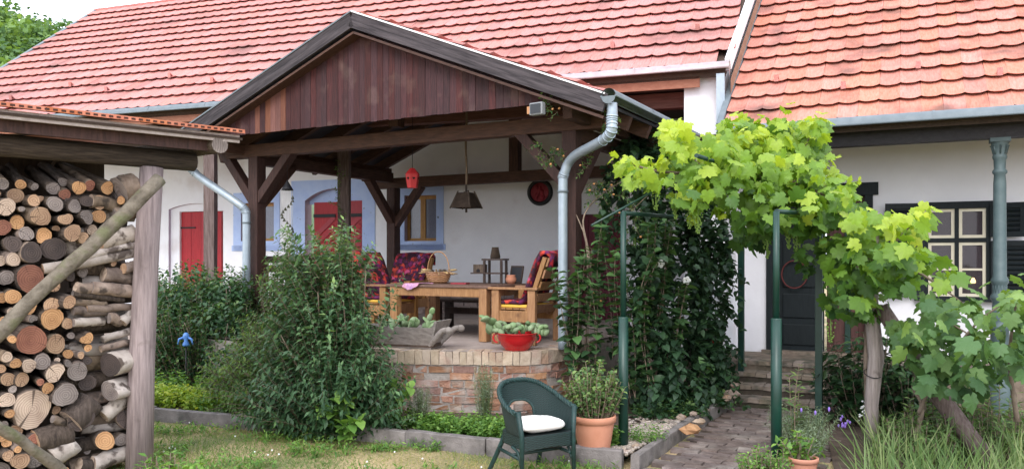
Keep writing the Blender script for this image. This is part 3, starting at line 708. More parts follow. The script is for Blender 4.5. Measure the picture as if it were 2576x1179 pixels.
# plinth of bare brick at the back of the terrace
M_plinth = pm('plinth_brick', (.20, .15, .135, 1), (.34, .27, .25, 1), 12, .95, .5, var=.2)
pk = part('plinth', lambda b: b.box(HS.mat(0, 0, 0), ha(946), ha(1452), HB - .04, HB - .002, TER - .05, 1.0), M_mortar, house)
a = ha(946); rowi = 0; z = TER
meb = MB(); meb.box(I4, 0, .225, -.02, .02, 0, .058, jit=.004); meb = meb.mesh('brick', M_plinth)
for rowi in range(5):
    a = ha(1040) + (.12 if rowi % 2 else 0)
    while a < ha(1330): put('brick', meb, HS.mat(a, HB - .042, TER + .003 + rowi * .066), pk); a += .24
# loggia: posts, plate, ceiling
for x in (530, 866, 190):
    a = HS.ax(x, .5)
    part('post', lambda b: b.tube([HS.p(a, .5, z) for z in (.5, 1.4, 2.4, 3.5)], [.115, .112, .112, .115], 4, smooth=False, wob=.04), M_oldpost, house)
for p, q in ((-13.6, -9), (-9, -4.4), (-4.4, -.3)):
    part('plate', lambda b: b.beam(HS.p(p, .5, 3.60), HS.p(q, .5, 3.60), .17, .19), M_plate, house)
for p, q in ((-13.6, -6.3), (-1.9, -.5)):
    part('ceiling', lambda b: b.box(HS.mat(0, 0, 0), p, q, .02, HB, 3.72, 3.75), M_deck, house)
part('fascia', lambda b: b.box(HS.mat(0, 0, 0), -13.6, -.3, -.0, .03, 3.66, 3.79), pm('pale_fascia', (.28, .11, .07, 1), (.38, .17, .11, 1), 6, .7, .2, (1, 6, 6)), house)
part('loggia_floor', lambda b: b.box(HS.mat(0, 0, 0), -13.6, -7.6, .25, HB, -.05, .60), M_floor, house)
part('loggia_floor', lambda b: b.box(HS.mat(0, 0, 0), -2.6, -.1, .8, HB, -.05, .42), M_floor, house)
# the downpipe at the corner, a square section
part('downpipe', lambda b: (b.beam(HS.p(-.05, -.08, EZ - .1), HS.p(-.05, -.05, 3.05), .095, .08, up=HS.v)), M_zincl, house)

# round carved plaque on the wall
c = HS.p(ha(1359), HB - .02, hz(1359, 484)); pq = empty('wall_plaque', c, 'round red relief plaque in a black ring on white wall', 'plaque')
rot = Matrix.Rotation(-R(19), 4, 'Z') @ Matrix.Rotation(R(90), 4, 'X')
b = MB(); MM = T(c) @ rot; b.lathe(MM, [(.150, -.01), (.150, .02), (.165, .034), (.19, .04), (.205, .03), (.215, -.015)], 40); b.build('rim', plain('black_rim', (.012, .012, .014, 1), .45), pq)
b = MB(); b.lathe(MM, [(0, .010), (.05, .012), (.155, .008)], 36)
for k in range(5):
    b.ball(MM @ Vector((random.uniform(-.07, .07), -.09 + k * .045, .012)), .035, (1, .5, 1.3), 8, 6)
b.tube([MM @ Vector((-.06, -.1, .014)), MM @ Vector((0, 0, .02)), MM @ Vector((.02, .1, .014))], .014, 6)
b.tube([MM @ Vector((.08, -.09, .014)), MM @ Vector((.04, .01, .02)), MM @ Vector((-.04, .09, .014))], .012, 6)
b.build('relief', M_dkred if False else pm('plaque_red', (.20, .012, .022, 1), (.30, .022, .035, 1), 30, .6, .4, var=0), pq)

# ---------------------------------------------------------------- the house with the veranda, on the right
PZ = .42; EZ2 = 3.04
rh = empty('veranda_house', RH.p(2, -.2, 0), 'white house with iron veranda columns, dark green door and clay tile roof', 'house')
roof2 = part('roof', lambda b: b.add([RH.p(-.42, -1.3, EZ2), RH.p(7, -1.3, EZ2), RH.p(7, 3.6, EZ2 + 4.9 * SL), RH.p(-.42, 3.6, EZ2 + 4.9 * SL), RH.p(-.42, -1.3, EZ2 - .1), RH.p(7, -1.3, EZ2 - .1), RH.p(7, 3.6, EZ2 + 4.9 * SL - .1), RH.p(-.42, 3.6, EZ2 + 4.9 * SL - .1)],
             [(0, 1, 2, 3), (7, 6, 5, 4), (0, 4, 5, 1), (1, 5, 6, 2), (0, 3, 7, 4)]), M_deck, rh)
pl2 = slope_place(RH, lambda c: -.28 + c * .2, -1.34, EZ2 - .03, ANG, .34)
tiles(roof2, pl2, [(c, r) for r in range(17) for c in range(36)], M_tile_r, 300)
for k in range(7): snow_guard(RH, .1 + k * .75, .62 if k % 2 else .95, -1.3, EZ2, roof2)
part('gutter', lambda b: gutter(b, RH.p(-.38, -1.38, EZ2 - .05), RH.p(7, -1.38, EZ2 - .04), .098), M_zinc, rh)
part('flashing', lambda b: b.beam(RH.p(-.42, -1.32, EZ2 + .05), RH.p(-.42, 3.6, EZ2 + 4.9 * SL + .05), .07, .10), M_zinc, rh)
part('gable_strip', lambda b: b.add([HS.p(.06, .0, 3.0), HS.p(.55, 4, 6.2), HS.p(.55, 4, EZ + 4 * SL - .15), HS.p(.06, 0, EZ - .15)], [(0, 1, 2, 3)]), pm('gable_brick', (.22, .12, .08, 1), (.33, .20, .13, 1), 14, .9, .4, var=0), house)
ra = lambda x, b=0: RH.ax(x, b); rz = lambda x, y, b=0: RH.zy(x, y, b)
dh = (ra(1928), ra(2196), PZ, 2.46, 0); wh = (ra(2324), ra(2492), rz(2400, 746), rz(2400, 514), 0)
b = MB(); wall_holes(b, RH, 0, -1.9, 7, PZ - .4, 3.1, [dh, wh], .16); b.build('wall', M_wall2, rh)
part('veranda_ceiling', lambda b: b.box(RH.mat(0, 0, 0), -.9, 7, -1.2, .0, 3.0, 3.03), M_deck, rh)
part('veranda_beam', lambda b: b.box(RH.mat(0, 0, 0), -.5, 7, -1.10, -.94, 2.82, 3.0), pm('dark_beam', (.014, .012, .015, 1), (.030, .026, .030, 1), 6, .6, .2, (1, 6, 6)), rh)
part('veranda_floor', lambda b: b.box(RH.mat(0, 0, 0), -1.0, 7, -.94, 0, -.05, PZ), M_step, rh)
def column(a):
    M = RH.mat(a, -1.02, 0); b = MB()
    b.lathe(M, [(.105, PZ - .4), (.105, PZ + .06), (.085, PZ + .08), (.085, PZ + .45), (.10, PZ + .47), (.10, PZ + .50), (.078, PZ + .52), (.088, .98), (.088, 1.02), (.072, 1.05), (.068, 1.16), (.086, 1.19), (.086, 1.22), (.066, 1.25), (.064, 1.33), (.082, 1.36), (.080, 1.39), (.063, 1.42), (.058, 2.36), (.052, 2.45), (.068, 2.47), (.068, 2.49), (.052, 2.51), (.056, 2.60), (.066, 2.62), (.066, 2.64), (.058, 2.66), (.075, 2.74), (.082, 2.78)], 24)
    b.box(M, -.09, .09, -.09, .09, 2.78, 2.82)
    for k in range(14):
        t = 2 * math.pi * k / 14; b.tube([M @ Vector((math.cos(t) * .062, math.sin(t) * .062, 1.25)), M @ Vector((math.cos(t) * .062, math.sin(t) * .062, 1.33))], .006, 4)
    for k in range(8):
        t = 2 * math.pi * k / 8; b.tube([M @ Vector((math.cos(t) * .055, math.sin(t) * .055, 2.66)), M @ Vector((math.cos(t) * .076, math.sin(t) * .076, 2.75)), M @ Vector((math.cos(t) * .086, math.sin(t) * .086, 2.74))], .010, 5)
    b.build('column', M_col, rh)
column(ra(2515, -1.02)); column(ra(2515, -1.02) + 2.6)
# door: frame, two leaves with raised panels, one standing open on the dark hall
Mx = RH.mat(0, 0, 0)
fr = part('door_frame', lambda b: (b.box(Mx, dh[0], dh[0] + .09, -.03, .15, PZ, dh[3]), b.box(Mx, dh[1] - .09, dh[1], -.03, .15, PZ, dh[3]), b.box(Mx, dh[0] - .06, dh[1] + .06, -.045, .16, dh[3] - .10, dh[3] + .05)), M_dkgreen, rh)
lx0, lx1 = dh[0] + .09, ra(2072)
leaf = part('door', lambda b: b.box(Mx, lx0, lx1, .06, .10, PZ, dh[3] - .1), M_dkgreen, rh)
for z0, z1 in ((PZ + .10, PZ + .36), (PZ + .44, PZ + .74), (PZ + .82, PZ + 1.42), (PZ + 1.5, dh[3] - .2)):
    part('panel', lambda b: b.box(Mx, lx0 + .10, lx1 - .10, .042, .062, z0, z1), M_dkgreen, leaf, .012)
part('handle', lambda b: b.tube([Mx @ Vector((lx1 - .05, .06, PZ + 1.02)), Mx @ Vector((lx1 - .05, .02, PZ + 1.02)), Mx @ Vector((lx1 - .14, .015, PZ + 1.01))], .011, 8), M_iron, leaf)
M_hall = pm('brown_door', (.055, .020, .018, 1), (.10, .038, .032, 1), 5, .6, .2, (6, 6, 1))
leaf2 = part('door', lambda b: b.box(Mx, ra(2078), dh[1] - .09, .10, .14, PZ, dh[3] - .1), M_hall, rh)
for z0, z1 in ((PZ + .12, PZ + .7), (PZ + .82, dh[3] - .25)):
    part('panel', lambda b: b.box(Mx, ra(2078) + .08, dh[1] - .16, .085, .102, z0, z1), M_hall, leaf2, .012)
part('door_step', lambda b: b.box(Mx, dh[0] - .05, dh[1] + .05, -.08, .15, PZ - .01, PZ + .035), M_step, rh)
wr = MB(); cc = Mx @ Vector((ra(1998) , -.0, rz(1998, 690)))
n = 40; wr.tube([cc + RH.u * .15 * math.cos(2 * math.pi * k / n) + Vector((0, 0, .17 * math.sin(2 * math.pi * k / n))) + RH.v * (.008 * math.sin(5 * k)) for k in range(n + 1)], .009, 6)
tag(wr.build('door_wreath', pm('red_twine', (.08, .014, .014, 1), (.15, .03, .025, 1), 30, .8, .5)), 'thin red twig wreath hanging on the dark green door', 'wreath')
# window: green outer frame, cream casements, glass, sill, shutters
a0, a1, z0, z1, _ = wh; am = (a0 + a1) / 2; zt = rz(2400, 604)
win = part('window', lambda b: (b.box(Mx, a0, a0 + .045, -.02, .05, z0, z1), b.box(Mx, a1 - .045, a1, -.02, .05, z0, z1), b.box(Mx, a0 - .03, a1 + .03, -.03, .05, z1 - .05, z1 + .03), b.box(Mx, am - .022, am + .022, -.01, .05, z0, z1 - .05), b.box(Mx, a0 + .045, a1 - .045, -.012, .052, zt - .025, zt + .025)), M_dkgreen, rh)
part('sill', lambda b: b.box(Mx, a0 - .10, a1 + .10, -.09, .04, z0 - .05, z0 + .005), M_dkgreen, win)
m, nt, pb = newmat('window_glass'); pb.inputs['Base Color'].default_value = (.085, .068, .078, 1); pb.inputs['Roughness'].default_value = .05  # brown-mauve base colour stands in for reflection on the panes
tr = nd(nt, 'ShaderNodeBsdfTransparent'); mx = nd(nt, 'ShaderNodeMixShader'); mx.inputs[0].default_value = .62; nt.links.new(tr.outputs[0], mx.inputs[1]); nt.links.new(pb.outputs[0], mx.inputs[2]); nt.links.new(mx.outputs[0], nt.nodes['Material Output'].inputs[0]); M_glass = m
for s in (0, 1):
    p, q = (a0 + .045, am - .022) if s == 0 else (am + .022, a1 - .045)
    for (y0, y1, bars) in ((zt + .025, z1 - .05, 0), (z0 + .005, zt - .025, 1)):
        f = part('casement', lambda b: [b.box(Mx, *k) for k in ((p, p + .034, .0, .035, y0, y1), (q - .034, q, .0, .035, y0, y1), (p + .034, q - .034, .0, .035, y1 - .034, y1), (p + .034, q - .034, .0, .035, y0, y0 + .034))] and ([b.box(Mx, p + .034, q - .034, .004, .032, (y0 + y1) / 2 - .012, (y0 + y1) / 2 + .012)] if bars else None), M_cream, win)
        zs = [(y0 + .034, (y0 + y1) / 2 - .012), ((y0 + y1) / 2 + .012, y1 - .034)] if bars else [(y0 + .034, y1 - .034)]
        for k0, k1 in zs: part('pane', lambda b: b.box(Mx, p + .034, q - .034, .014, .018, k0, k1), M_glass, win)
M_room = pm('room_wall', (.16, .13, .135, 1), (.24, .20, .205, 1), 4, .9, .1, var=0)  # wall tone raised so the panes read lighter, as if reflecting
part('room', lambda b: b.add([Mx @ Vector(q) for q in ((a0 - .5, .17, .9), (a1 + .6, .17, .9), (a1 + .6, 1.6, .9), (a0 - .5, 1.6, .9), (a0 - .5, .17, 2.6), (a1 + .6, .17, 2.6), (a1 + .6, 1.6, 2.6), (a0 - .5, 1.6, 2.6))], [(0, 1, 2, 3), (4, 7, 6, 5), (3, 2, 6, 7), (0, 3, 7, 4), (1, 5, 6, 2)]), M_room, rh)
lp = Mx @ Vector((ra(2448, .8), .8, rz(2448, 707, .8))); lamp = empty('table_lamp', lp, 'small lit lamp glowing behind the veranda window', 'lamp')
me_, nt, pb = newmat('lamp_glow'); pb.inputs['Emission Color'].default_value = (1, .62, .28, 1); pb.inputs['Emission Strength'].default_value = 9; pb.inputs['Base Color'].default_value = (.8, .6, .4, 1)
b = MB(); b.lathe(T(lp), [(0.0, .045), (.014, .04), (.030, 0), (.026, -.022), (0, -.025)], 14); b.build('lamp_shade', me_, lamp)
b = MB(); b.lathe(T(lp), [(.010, -.03), (.012, -.2), (.05, -.22), (.05, -.23), (0, -.23)], 12); b.build('foot', M_iron, lamp)
b = MB(); b.box(RH.mat(0, 0, 0), ra(2448, .8) - .35, ra(2448, .8) + .35, .62, 1.0, .9, lp.z - .23); tag(b.build('sideboard', M_dkwood), 'dark sideboard inside the room under the lit lamp', 'sideboard')
def shutter(pa, ang, w, y0, y1, louvre, side):
    """hinged at plan point pa, swung open by ang"""
    S = Matrix.Translation(Mx @ Vector((pa, -.03, 0))) @ Matrix.Rotation(-R(26) + ang, 4, 'Z')
    x0, x1 = (0, w) if side > 0 else (-w, 0)
    sh = part('shutter', lambda b: (b.box(S, x0, x0 + .05, -.035, -.002, y0, y1), b.box(S, x1 - .05, x1, -.035, -.002, y0, y1), b.box(S, x0 + .05, x1 - .05, -.035, -.002, y1 - .06, y1), b.box(S, x0 + .05, x1 - .05, -.035, -.002, y0, y0 + .06), b.box(S, x0 + .05, x1 - .05, -.014, -.006, y0 + .06, y1 - .06)), M_dkgreen, rh)
    n = int((y1 - y0 - .12) / .05)
    if louvre:
        for k in range(n):
            z = y0 + .06 + (k + .5) * (y1 - y0 - .12) / n
            part('slat', lambda b: b.box(S @ T((0, -.02, z)) @ Matrix.Rotation(R(35), 4, 'X'), x0 + .05, x1 - .05, -.022, .004, -.004, .004), M_dkgreen, sh)
    else:
        for k in range(3):
            ww = (w - .1) / 3
            part('plank', lambda b: b.box(S, x0 + .05 + k * ww + .003, x0 + .05 + (k + 1) * ww - .003, -.028, -.012, y0 + .06, y1 - .06), M_dkgreen, sh)
shutter(a0, R(14), .42, z0 + .02, z1 + .02, True, -1)
shutter(a1, R(-6), .40, z0 + .02, zt - .01, True, 1); shutter(a1, R(-16), .34, zt + .03, z1, True, 1)
# steps up to the veranda, built of bricks on edge
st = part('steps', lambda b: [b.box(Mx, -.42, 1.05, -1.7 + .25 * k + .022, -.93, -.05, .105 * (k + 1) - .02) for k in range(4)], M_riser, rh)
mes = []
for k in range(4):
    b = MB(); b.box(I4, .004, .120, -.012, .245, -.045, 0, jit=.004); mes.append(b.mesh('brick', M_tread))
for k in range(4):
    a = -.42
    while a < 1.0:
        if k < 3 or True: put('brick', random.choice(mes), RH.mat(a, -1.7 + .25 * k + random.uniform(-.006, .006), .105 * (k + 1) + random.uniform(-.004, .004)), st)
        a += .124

# ---------------------------------------------------------------- the brick terrace
tw_pts = bez([(-4.6, 9.9), (-3.6, 9.42), (-1.43, 8.24), (-.6, 8.02), (.05, 7.97), (.36, 8.10), (.58, 8.42), (.9, 9.1), (1.9, 11.0)][:], 10) if False else None
def poly2(pts, n=10):
    return [Vector((q.x, q.y, 0)) for q in bez([(x, y, 0) for x, y in pts], n)]
TW = poly2([(-4.3, 9.9), (-3.4, 9.36), (-1.43, 8.24), (-.6, 8.03), (.02, 7.98), (.36, 8.12), (.60, 8.48), (.95, 9.15), (1.95, 11.0)])
def walk(P):
    """points by arc length"""
    S = [0]
    for i in range(1, len(P)): S.append(S[-1] + (P[i] - P[i - 1]).length)
    def f(s):
        s = max(0, min(S[-1] - 1e-6, s)); i = next(k for k in range(len(S) - 1) if S[k + 1] > s)
        t = (s - S[i]) / (S[i + 1] - S[i]); d = (P[i + 1] - P[i]).normalized(); return P[i].lerp(P[i + 1], t), d
    return S[-1], f
TL, TF = walk(TW)
ter = empty('terrace', (-.6, 9.5, 0), 'raised brick terrace with pale cap course under the timber pavilion', 'terrace')
b = MB(); n = len(TW); inner = [GZ.p(2.3, 3.6), GZ.p(-3.3, 3.9)]
b.add([Vector((p.x, p.y, TER - .004)) + Vector((0, .03, 0)) for p in TW] + [Vector((p.x, p.y, TER - .004)) for p in inner], [tuple(range(n + 2))]); b.build('floor', M_floor, ter)
b = MB(); vs = []
for p in TW: vs += [Vector((p.x, p.y, -.05)), Vector((p.x, p.y, TER - .02))]
b.add(vs, [(2 * i, 2 * i + 2, 2 * i + 3, 2 * i + 1) for i in range(n - 1)])
p0, p1 = TW[0], inner[1]; b.add([p0 + Vector((0, 0, -.05)), p0 + Vector((0, 0, TER - .02)), p1 + Vector((0, 0, TER - .02)), p1 + Vector((0, 0, -.05))], [(0, 1, 2, 3)])
wallp = b.build('wall_core', M_mortar, ter)
bmesh_ = []
for L in (.235, .225, .115):
    for k in range(3):
        q = MB(); q.box(I4, -L / 2, L / 2, -.008, .05, 0, .064, jit=.009); bmesh_.append((L, q.mesh('brick', M_brick)))
rowz = .02; r = 0
while rowz < TER - .20:
    s = 1.9 + (.12 if r % 2 else 0) + random.uniform(0, .04)
    while s < 6.0:
        L, me = random.choice(bmesh_[:6]) if random.random() < .72 else random.choice(bmesh_[6:])
        p, d = TF(s + L / 2); q, d2 = TF(s + L)
        M = Matrix.Translation((p.x, p.y, rowz + random.uniform(-.004, .004))) @ Matrix.Rotation(math.atan2(d.y, d.x) + random.gauss(0, .015), 4, 'Z') @ Matrix.Translation((0, random.uniform(-.008, .006), 0))
        if random.random() > .03: put('brick', me, M, wallp)
        s += L + random.uniform(.012, .024)
    rowz += .075; r += 1
cap = []
for k in range(6):
    q = MB(); hw = (.033, .031, .047, .036, .055, .041)[k]; q.box(I4, -hw, hw, -.022, .22, -.132, 0, jit=.006); cap.append((hw, q.mesh('cap_brick', M_cap)))
s = 1.6
while s < 6.2:
    hw, cm_ = random.choice(cap); s += hw; p, d = TF(s); put('cap_brick', cm_, Matrix.Translation((p.x, p.y, TER + random.uniform(-.004, .003))) @ Matrix.Rotation(math.atan2(d.y, d.x) + random.gauss(0, .02), 4, 'Z'), wallp); s += hw + .003

# ---------------------------------------------------------------- the timber pavilion
gz = empty('garden_pavilion', GZ.p(0, 1.2, TER), 'open timber pavilion with boarded brown gable and knee braced posts', 'pavilion')
RZ = 4.26; GS = .40; HWD = 2.92
for (a, bb) in ((-2.25, 0), (2.25, 0), (-2.25, 2.94), (2.25, 2.94)):
    M = GZ.mat(a, bb, 0); part('post', lambda b: b.box(M, -.08, .08, -.08, .08, TER - .01, 2.92 if bb == 0 else 2.74), M_wood, gz, .008)
part('tie_beam', lambda b: b.beam(GZ.p(-2.75, 0, 3.0), GZ.p(2.62, 0, 3.0), .15, .16), M_beamh, gz, .006)
part('tie_beam', lambda b: b.beam(GZ.p(-2.6, 2.94, 2.82), GZ.p(2.6, 2.94, 2.82), .15, .16), M_beamh, gz, .006)
for sg in (-1, 1):
    part('wall_plate', lambda b: b.beam(GZ.p(sg * 2.25, .08, 2.90), GZ.p(sg * 2.25, 2.86, 2.90), .13, .16), M_beamv, gz, .006)
    part('wall_plate', lambda b: b.beam(GZ.p(sg * 2.45, -.55, 3.02), GZ.p(sg * 2.45, 3.1, 3.02), .10, .13), M_beamv, gz, .006)
def brace(a, bb, dx, dy, z0, z1, up): part('knee_brace', lambda b: b.beam(GZ.p(a, bb, z0), GZ.p(a + dx, bb + dy, z1), .11, .13, up=up), M_wood, gz, .006)
for dx in (-.52, .60): brace(-2.25 + .05 * (1 if dx > 0 else -1), 0, dx, 0, 2.36, 3.0, GZ.v)
brace(-2.25, .05, 0, .6, 2.30, 2.88, GZ.u)
brace(2.2, 0, -.60, 0, 2.36, 3.0, GZ.v); brace(2.25, .06, 0, .6, 2.30, 2.88, GZ.u)
brace(-2.25, 2.90, 0, -.6, 2.2, 2.84, GZ.u); brace(-2.2, 2.94, .5, 0, 2.15, 2.76, GZ.v); brace(2.2, 2.94, -.6, 0, 2.1, 2.76, GZ.v)
part('king_post', lambda b: b.beam(GZ.p(0, 2.94, 2.9), GZ.p(0, 2.94, RZ - .25), .15, .13, up=GZ.v), M_wood, gz)
part('king_post', lambda b: b.beam(GZ.p(0, 0, 3.14), GZ.p(0, 0, RZ - .25), .13, .13, up=GZ.v), M_wood, gz)
def rz_(a): return RZ - GS * abs(a)
for sg in (-1, 1):
    part('roof_deck', lambda b: b.add([GZ.p(0, -.78, RZ - .05), GZ.p(sg * HWD, -.78, rz_(HWD) - .05), GZ.p(sg * HWD, 3.2, rz_(HWD) - .05), GZ.p(0, 3.2, RZ - .05), GZ.p(0, -.78, RZ - .08), GZ.p(sg * HWD, -.78, rz_(HWD) - .08), GZ.p(sg * HWD, 3.2, rz_(HWD) - .08), GZ.p(0, 3.2, RZ - .08)],
         [(0, 1, 2, 3), (7, 6, 5, 4), (0, 4, 5, 1), (1, 5, 6, 2), (2, 6, 7, 3)]), M_ceil, gz)
    for k in range(6):
        bb = -.02 + k * .59
        part('rafter', lambda b: b.beam(GZ.p(sg * .05, bb, RZ - .17), GZ.p(sg * (HWD - .03), bb, rz_(HWD - .03) - .16), .075, .14), M_beamh, gz)
    part('bargeboard', lambda b: b.beam(GZ.p(sg * -.01 if sg > 0 else 0, -.80, RZ - .065), GZ.p(sg * (HWD + .03), -.80, rz_(HWD + .03) - .065), .035, .165, up=(0, 0, 1)), M_bargeL if sg < 0 else M_bargeR, gz)
    part('verge_strip', lambda b: b.beam(GZ.p(0, -.79, RZ + .022), GZ.p(sg * (HWD + .03), -.79, rz_(HWD + .03) + .022), .075, .016), M_white if sg > 0 else M_zinc, gz)
    part('soffit_board', lambda b: b.beam(GZ.p(0, -.71, RZ - .20), GZ.p(sg * HWD, -.71, rz_(HWD) - .20), .15, .025), M_beamh, gz)
    part('gutter', lambda b: gutter(b, GZ.p(sg * (HWD + .07), -.84, rz_(HWD) - .02), GZ.p(sg * (HWD + .07), 2.4, rz_(HWD) - .03), .072), M_zinc, gz)
    ang = math.atan(GS); F2 = Frame(0, 0, 0); F2.o = GZ.p(sg * (HWD + .02), -.7); F2.u = GZ.v * (1 if sg > 0 else -1); F2.v = -GZ.u * sg
    if sg < 0: F2.o = GZ.p(-(HWD + .02), 3.1)
    pl3 = slope_place(F2, lambda c: c * .2 + .1, 0, rz_(HWD) - .03, ang, .34)
    hold = gz
    v, f = tile_geo(); V = []; Fc = []; var = []; A = np.array(v); k = 0
    for c in range(17):
        for r_ in range(9):
            M = np.array(pl3(c, r_)); V.append(A @ M[:3, :3].T + M[:3, 3]); Fc += [tuple(i + k * len(v) for i in q) for q in f]; var += [random.random()] * len(v); k += 1
    V = np.concatenate(V) - np.array(ORG[gz]); me = bpy.data.meshes.new('tile_field'); me.from_pydata(V.tolist(), [], Fc); me.materials.append(M_tile)
    at_ = me.attributes.new('var', 'FLOAT', 'POINT'); at_.data.foreach_set('value', var); o = bpy.data.objects.new('tile_field', me); COL.objects.link(o); o.parent = gz; o['kind'] = 'stuff'
for k in range(9):
    b = MB(); b.tube([GZ.p(0, -.78 + k * .36, RZ + .015), GZ.p(0, -.78 + k * .36 + .39, RZ + .03)], [.105, .09], 9, arc=(0, math.pi)); b.build('ridge_tile', M_tile_r, gz)
a = -2.74; new = set(range(19, 23))
k = 0
while a < 2.72:
    w = random.choice((.072, .080, .086, .078)); a1 = min(a + w, 2.74)
    zt0, zt1 = rz_(a) - .16, rz_(a1) - .16; zb = 3.105 - random.uniform(0, .008); y0 = -.64 - random.uniform(0, .006); y1 = -.615
    b = MB(); vs = [GZ.p(x, y, z) for y in (y0, y1) for x, z in ((a + .0015, zb), (a1 - .0015, zb), (a1 - .0015, zt1), (a + .0015, zt0))]
    if zt0 > zb + .02 and zt1 > zb + .02:
        b.add(vs, [(0, 1, 2, 3), (7, 6, 5, 4), (0, 4, 5, 1), (1, 5, 6, 2), (2, 6, 7, 3), (3, 7, 4, 0)]); b.build('gable_board', M_gable_new if -1.62 < a < -1.05 and k % 5 else M_gable, gz)
    a = a1; k += 1
part('gable_rail', lambda b: b.beam(GZ.p(-2.6, -.585, 3.16), GZ.p(2.6, -.585, 3.16), .05, .05), M_wood, gz)
# downspouts of galvanised sheet
def spout(pts, r, mat, rings, bracket):
    P = bez(pts, 6); d = part('downspout', lambda b: b.tube(P, r, 16), mat, gz)
    for c, n, step in rings:
        for k in range(n):
            i = min(len(P) - 2, c + k); dd = (P[i + 1] - P[i]).normalized(); part('elbow_ring', lambda b: b.tube([P[i] - dd * .008, P[i] + dd * .008], r * 1.10, 16), mat, d)
    for z in bracket:
        p = Vector(pts[-1]); part('bracket', lambda b: b.tube([(p.x, p.y, z - .012), (p.x, p.y, z + .012)], r * 1.14, 16), M_zinc, d)
pR = at(1416, 600, 8.22); e = GZ.p(HWD + .07, -.75, 3.02)
spout([e, e + Vector((-.0, .0, -.14)), e + Vector((-.035, .05, -.30)), Vector((pR.x + .10, pR.y - .12, 2.62)), Vector((pR.x + .012, pR.y - .01, 2.46)), (pR.x, pR.y, 2.30), (pR.x, pR.y, 1.4), (pR.x, pR.y, TER)], .049, M_zincl, ((5, 9, 1), (24, 4, 1)), (1.15, 2.28))
pL = at(620, 600, 10.38)
eL = GZ.p(-HWD - .07, -.45, 3.0)
spout([eL, eL + Vector((0, 0, -.18)), Vector((eL.x + .10, eL.y + .03, 2.68)), Vector((pL.x - .14, pL.y, 2.33)), Vector((pL.x - .02, pL.y, 2.22)), (pL.x, pL.y, 2.08), (pL.x, pL.y, 1.4), (pL.x, pL.y, TER)], .050, M_zincl, ((6, 6, 1), (21, 7, 1)), (2.06, 1.2))
part('conduit', lambda b: b.tube([at(1447, 300, 8.5), at(1447, 690, 8.5), (at(1447, 690, 8.5).x, 8.5, TER)], .014, 8), M_zincl, gz)
# low log rail on the left side of the pavilion
rl = empty('log_rail', GZ.p(-2.25, 1.2, TER), 'rustic log railing beside the left pavilion post', 'railing')
for z in (1.58, 1.46):
    part('rail', lambda b: b.tube([GZ.p(-2.30, .10, z), GZ.p(-2.2, .8, z + .02), GZ.p(-2.18, 1.9, z + .05 * (1 if z > 1.5 else -1))], [.05, .045, .04], 10, wob=.06), M_bark, rl)
for bb in (.12, 1.0, 1.9): part('rail_post', lambda b: b.tube([GZ.p(-2.23, bb, TER), GZ.p(-2.23, bb, 1.6)], .045, 8, wob=.05), M_bark, rl)

# ---------------------------------------------------------------- things hung in the pavilion
p = GZ.p(.44, .84, 2.32); lm = empty('hanging_lamp', p, 'dark bark pyramid lamp shade hung on a rope', 'lamp')
b = MB(); tw, bw, hh = .072, .145, .095
vs = [p + GZ.u * x * w + GZ.v * y * w + Vector((0, 0, z)) for w, z in ((tw, hh), (bw * 1.02, -hh)) for x, y in ((-1, -1), (1, -1), (1, 1), (-1, 1))]
b.add(vs, [(0, 4, 5, 1), (1, 5, 6, 2), (2, 6, 7, 3), (3, 7, 4, 0), (0, 1, 2, 3)]); b.build('shade', M_lamp, lm)
for k in range(4):
    x, y = ((-1, -1), (1, -1), (1, 1), (-1, 1))[k]
    part('corner_stick', lambda b: b.tube([p + GZ.u * x * tw + GZ.v * y * tw + Vector((0, 0, hh + .02)), p + GZ.u * x * bw + GZ.v * y * bw + Vector((0, 0, -hh - .005))], .010, 6), M_bark, lm)
part('rod', lambda b: b.tube([p + Vector((0, 0, -.15)), p + Vector((0, 0, hh + .10))], .014, 8), M_bark, lm)
part('rope', lambda b: b.tube([p + Vector((.006 * math.sin(k), .006 * math.cos(k), hh + .08 + k * (rz_(.44) - .1 - p.z - hh - .08) / 14)) for k in range(15)], [.012 + .003 * (k % 2) for k in range(15)], 7), M_thatch, lm)
p = GZ.p(-.03, .36, 2.56); ln = empty('red_lantern', p, 'red paper-thin metal lantern with heart cut-outs hanging under the roof', 'lantern')
M_lan = pm('lantern_red', (.40, .018, .022, 1), (.52, .032, .034, 1), 8, .5, .1, var=0)
hexa = lambda r, z: [p + Vector((r * math.cos(R(60 * k + 20)), r * math.sin(R(60 * k + 20)), z)) for k in range(6)]
b = MB(); rr = [(.062, -.105), (.088, .06), (.080, .075), (.03, .135)]; vs = sum([hexa(r_, z) for r_, z in rr], [])
b.add(vs, [(i * 6 + j, i * 6 + (j + 1) % 6, (i + 1) * 6 + (j + 1) % 6, (i + 1) * 6 + j) for i in range(3) for j in range(6)] + [tuple(range(5, -1, -1)), tuple(range(18, 24))]); b.build('body', M_lan, ln)
hrt = [(0, -.018), (.011, -.004), (.018, .007), (.012, .015), (.004, .012), (0, .006), (-.004, .012), (-.012, .015), (-.018, .007), (-.011, -.004)]
for k in range(6):
    t = R(60 * k + 50); nrm = Vector((math.cos(t), math.sin(t), -.12)).normalized(); xx = Vector((-math.sin(t), math.cos(t), 0)); c = p + Vector((math.cos(t), math.sin(t), 0)) * .0705 + Vector((0, 0, .01))
    yy = nrm.cross(xx); M = Matrix(((xx.x, yy.x, nrm.x, c.x), (xx.y, yy.y, nrm.y, c.y), (xx.z, yy.z, nrm.z, c.z), (0, 0, 0, 1)))
    part('heart', lambda b: b.prism(M, hrt, -.004, .004), M_dark, ln)  # dark plates paint the unlit inside of the cut-outs
part('cord', lambda b: b.tube([p + Vector((0, 0, .13)), p + Vector((0, 0, rz_(.03) - .09 - p.z))], .004, 5), M_iron, ln)
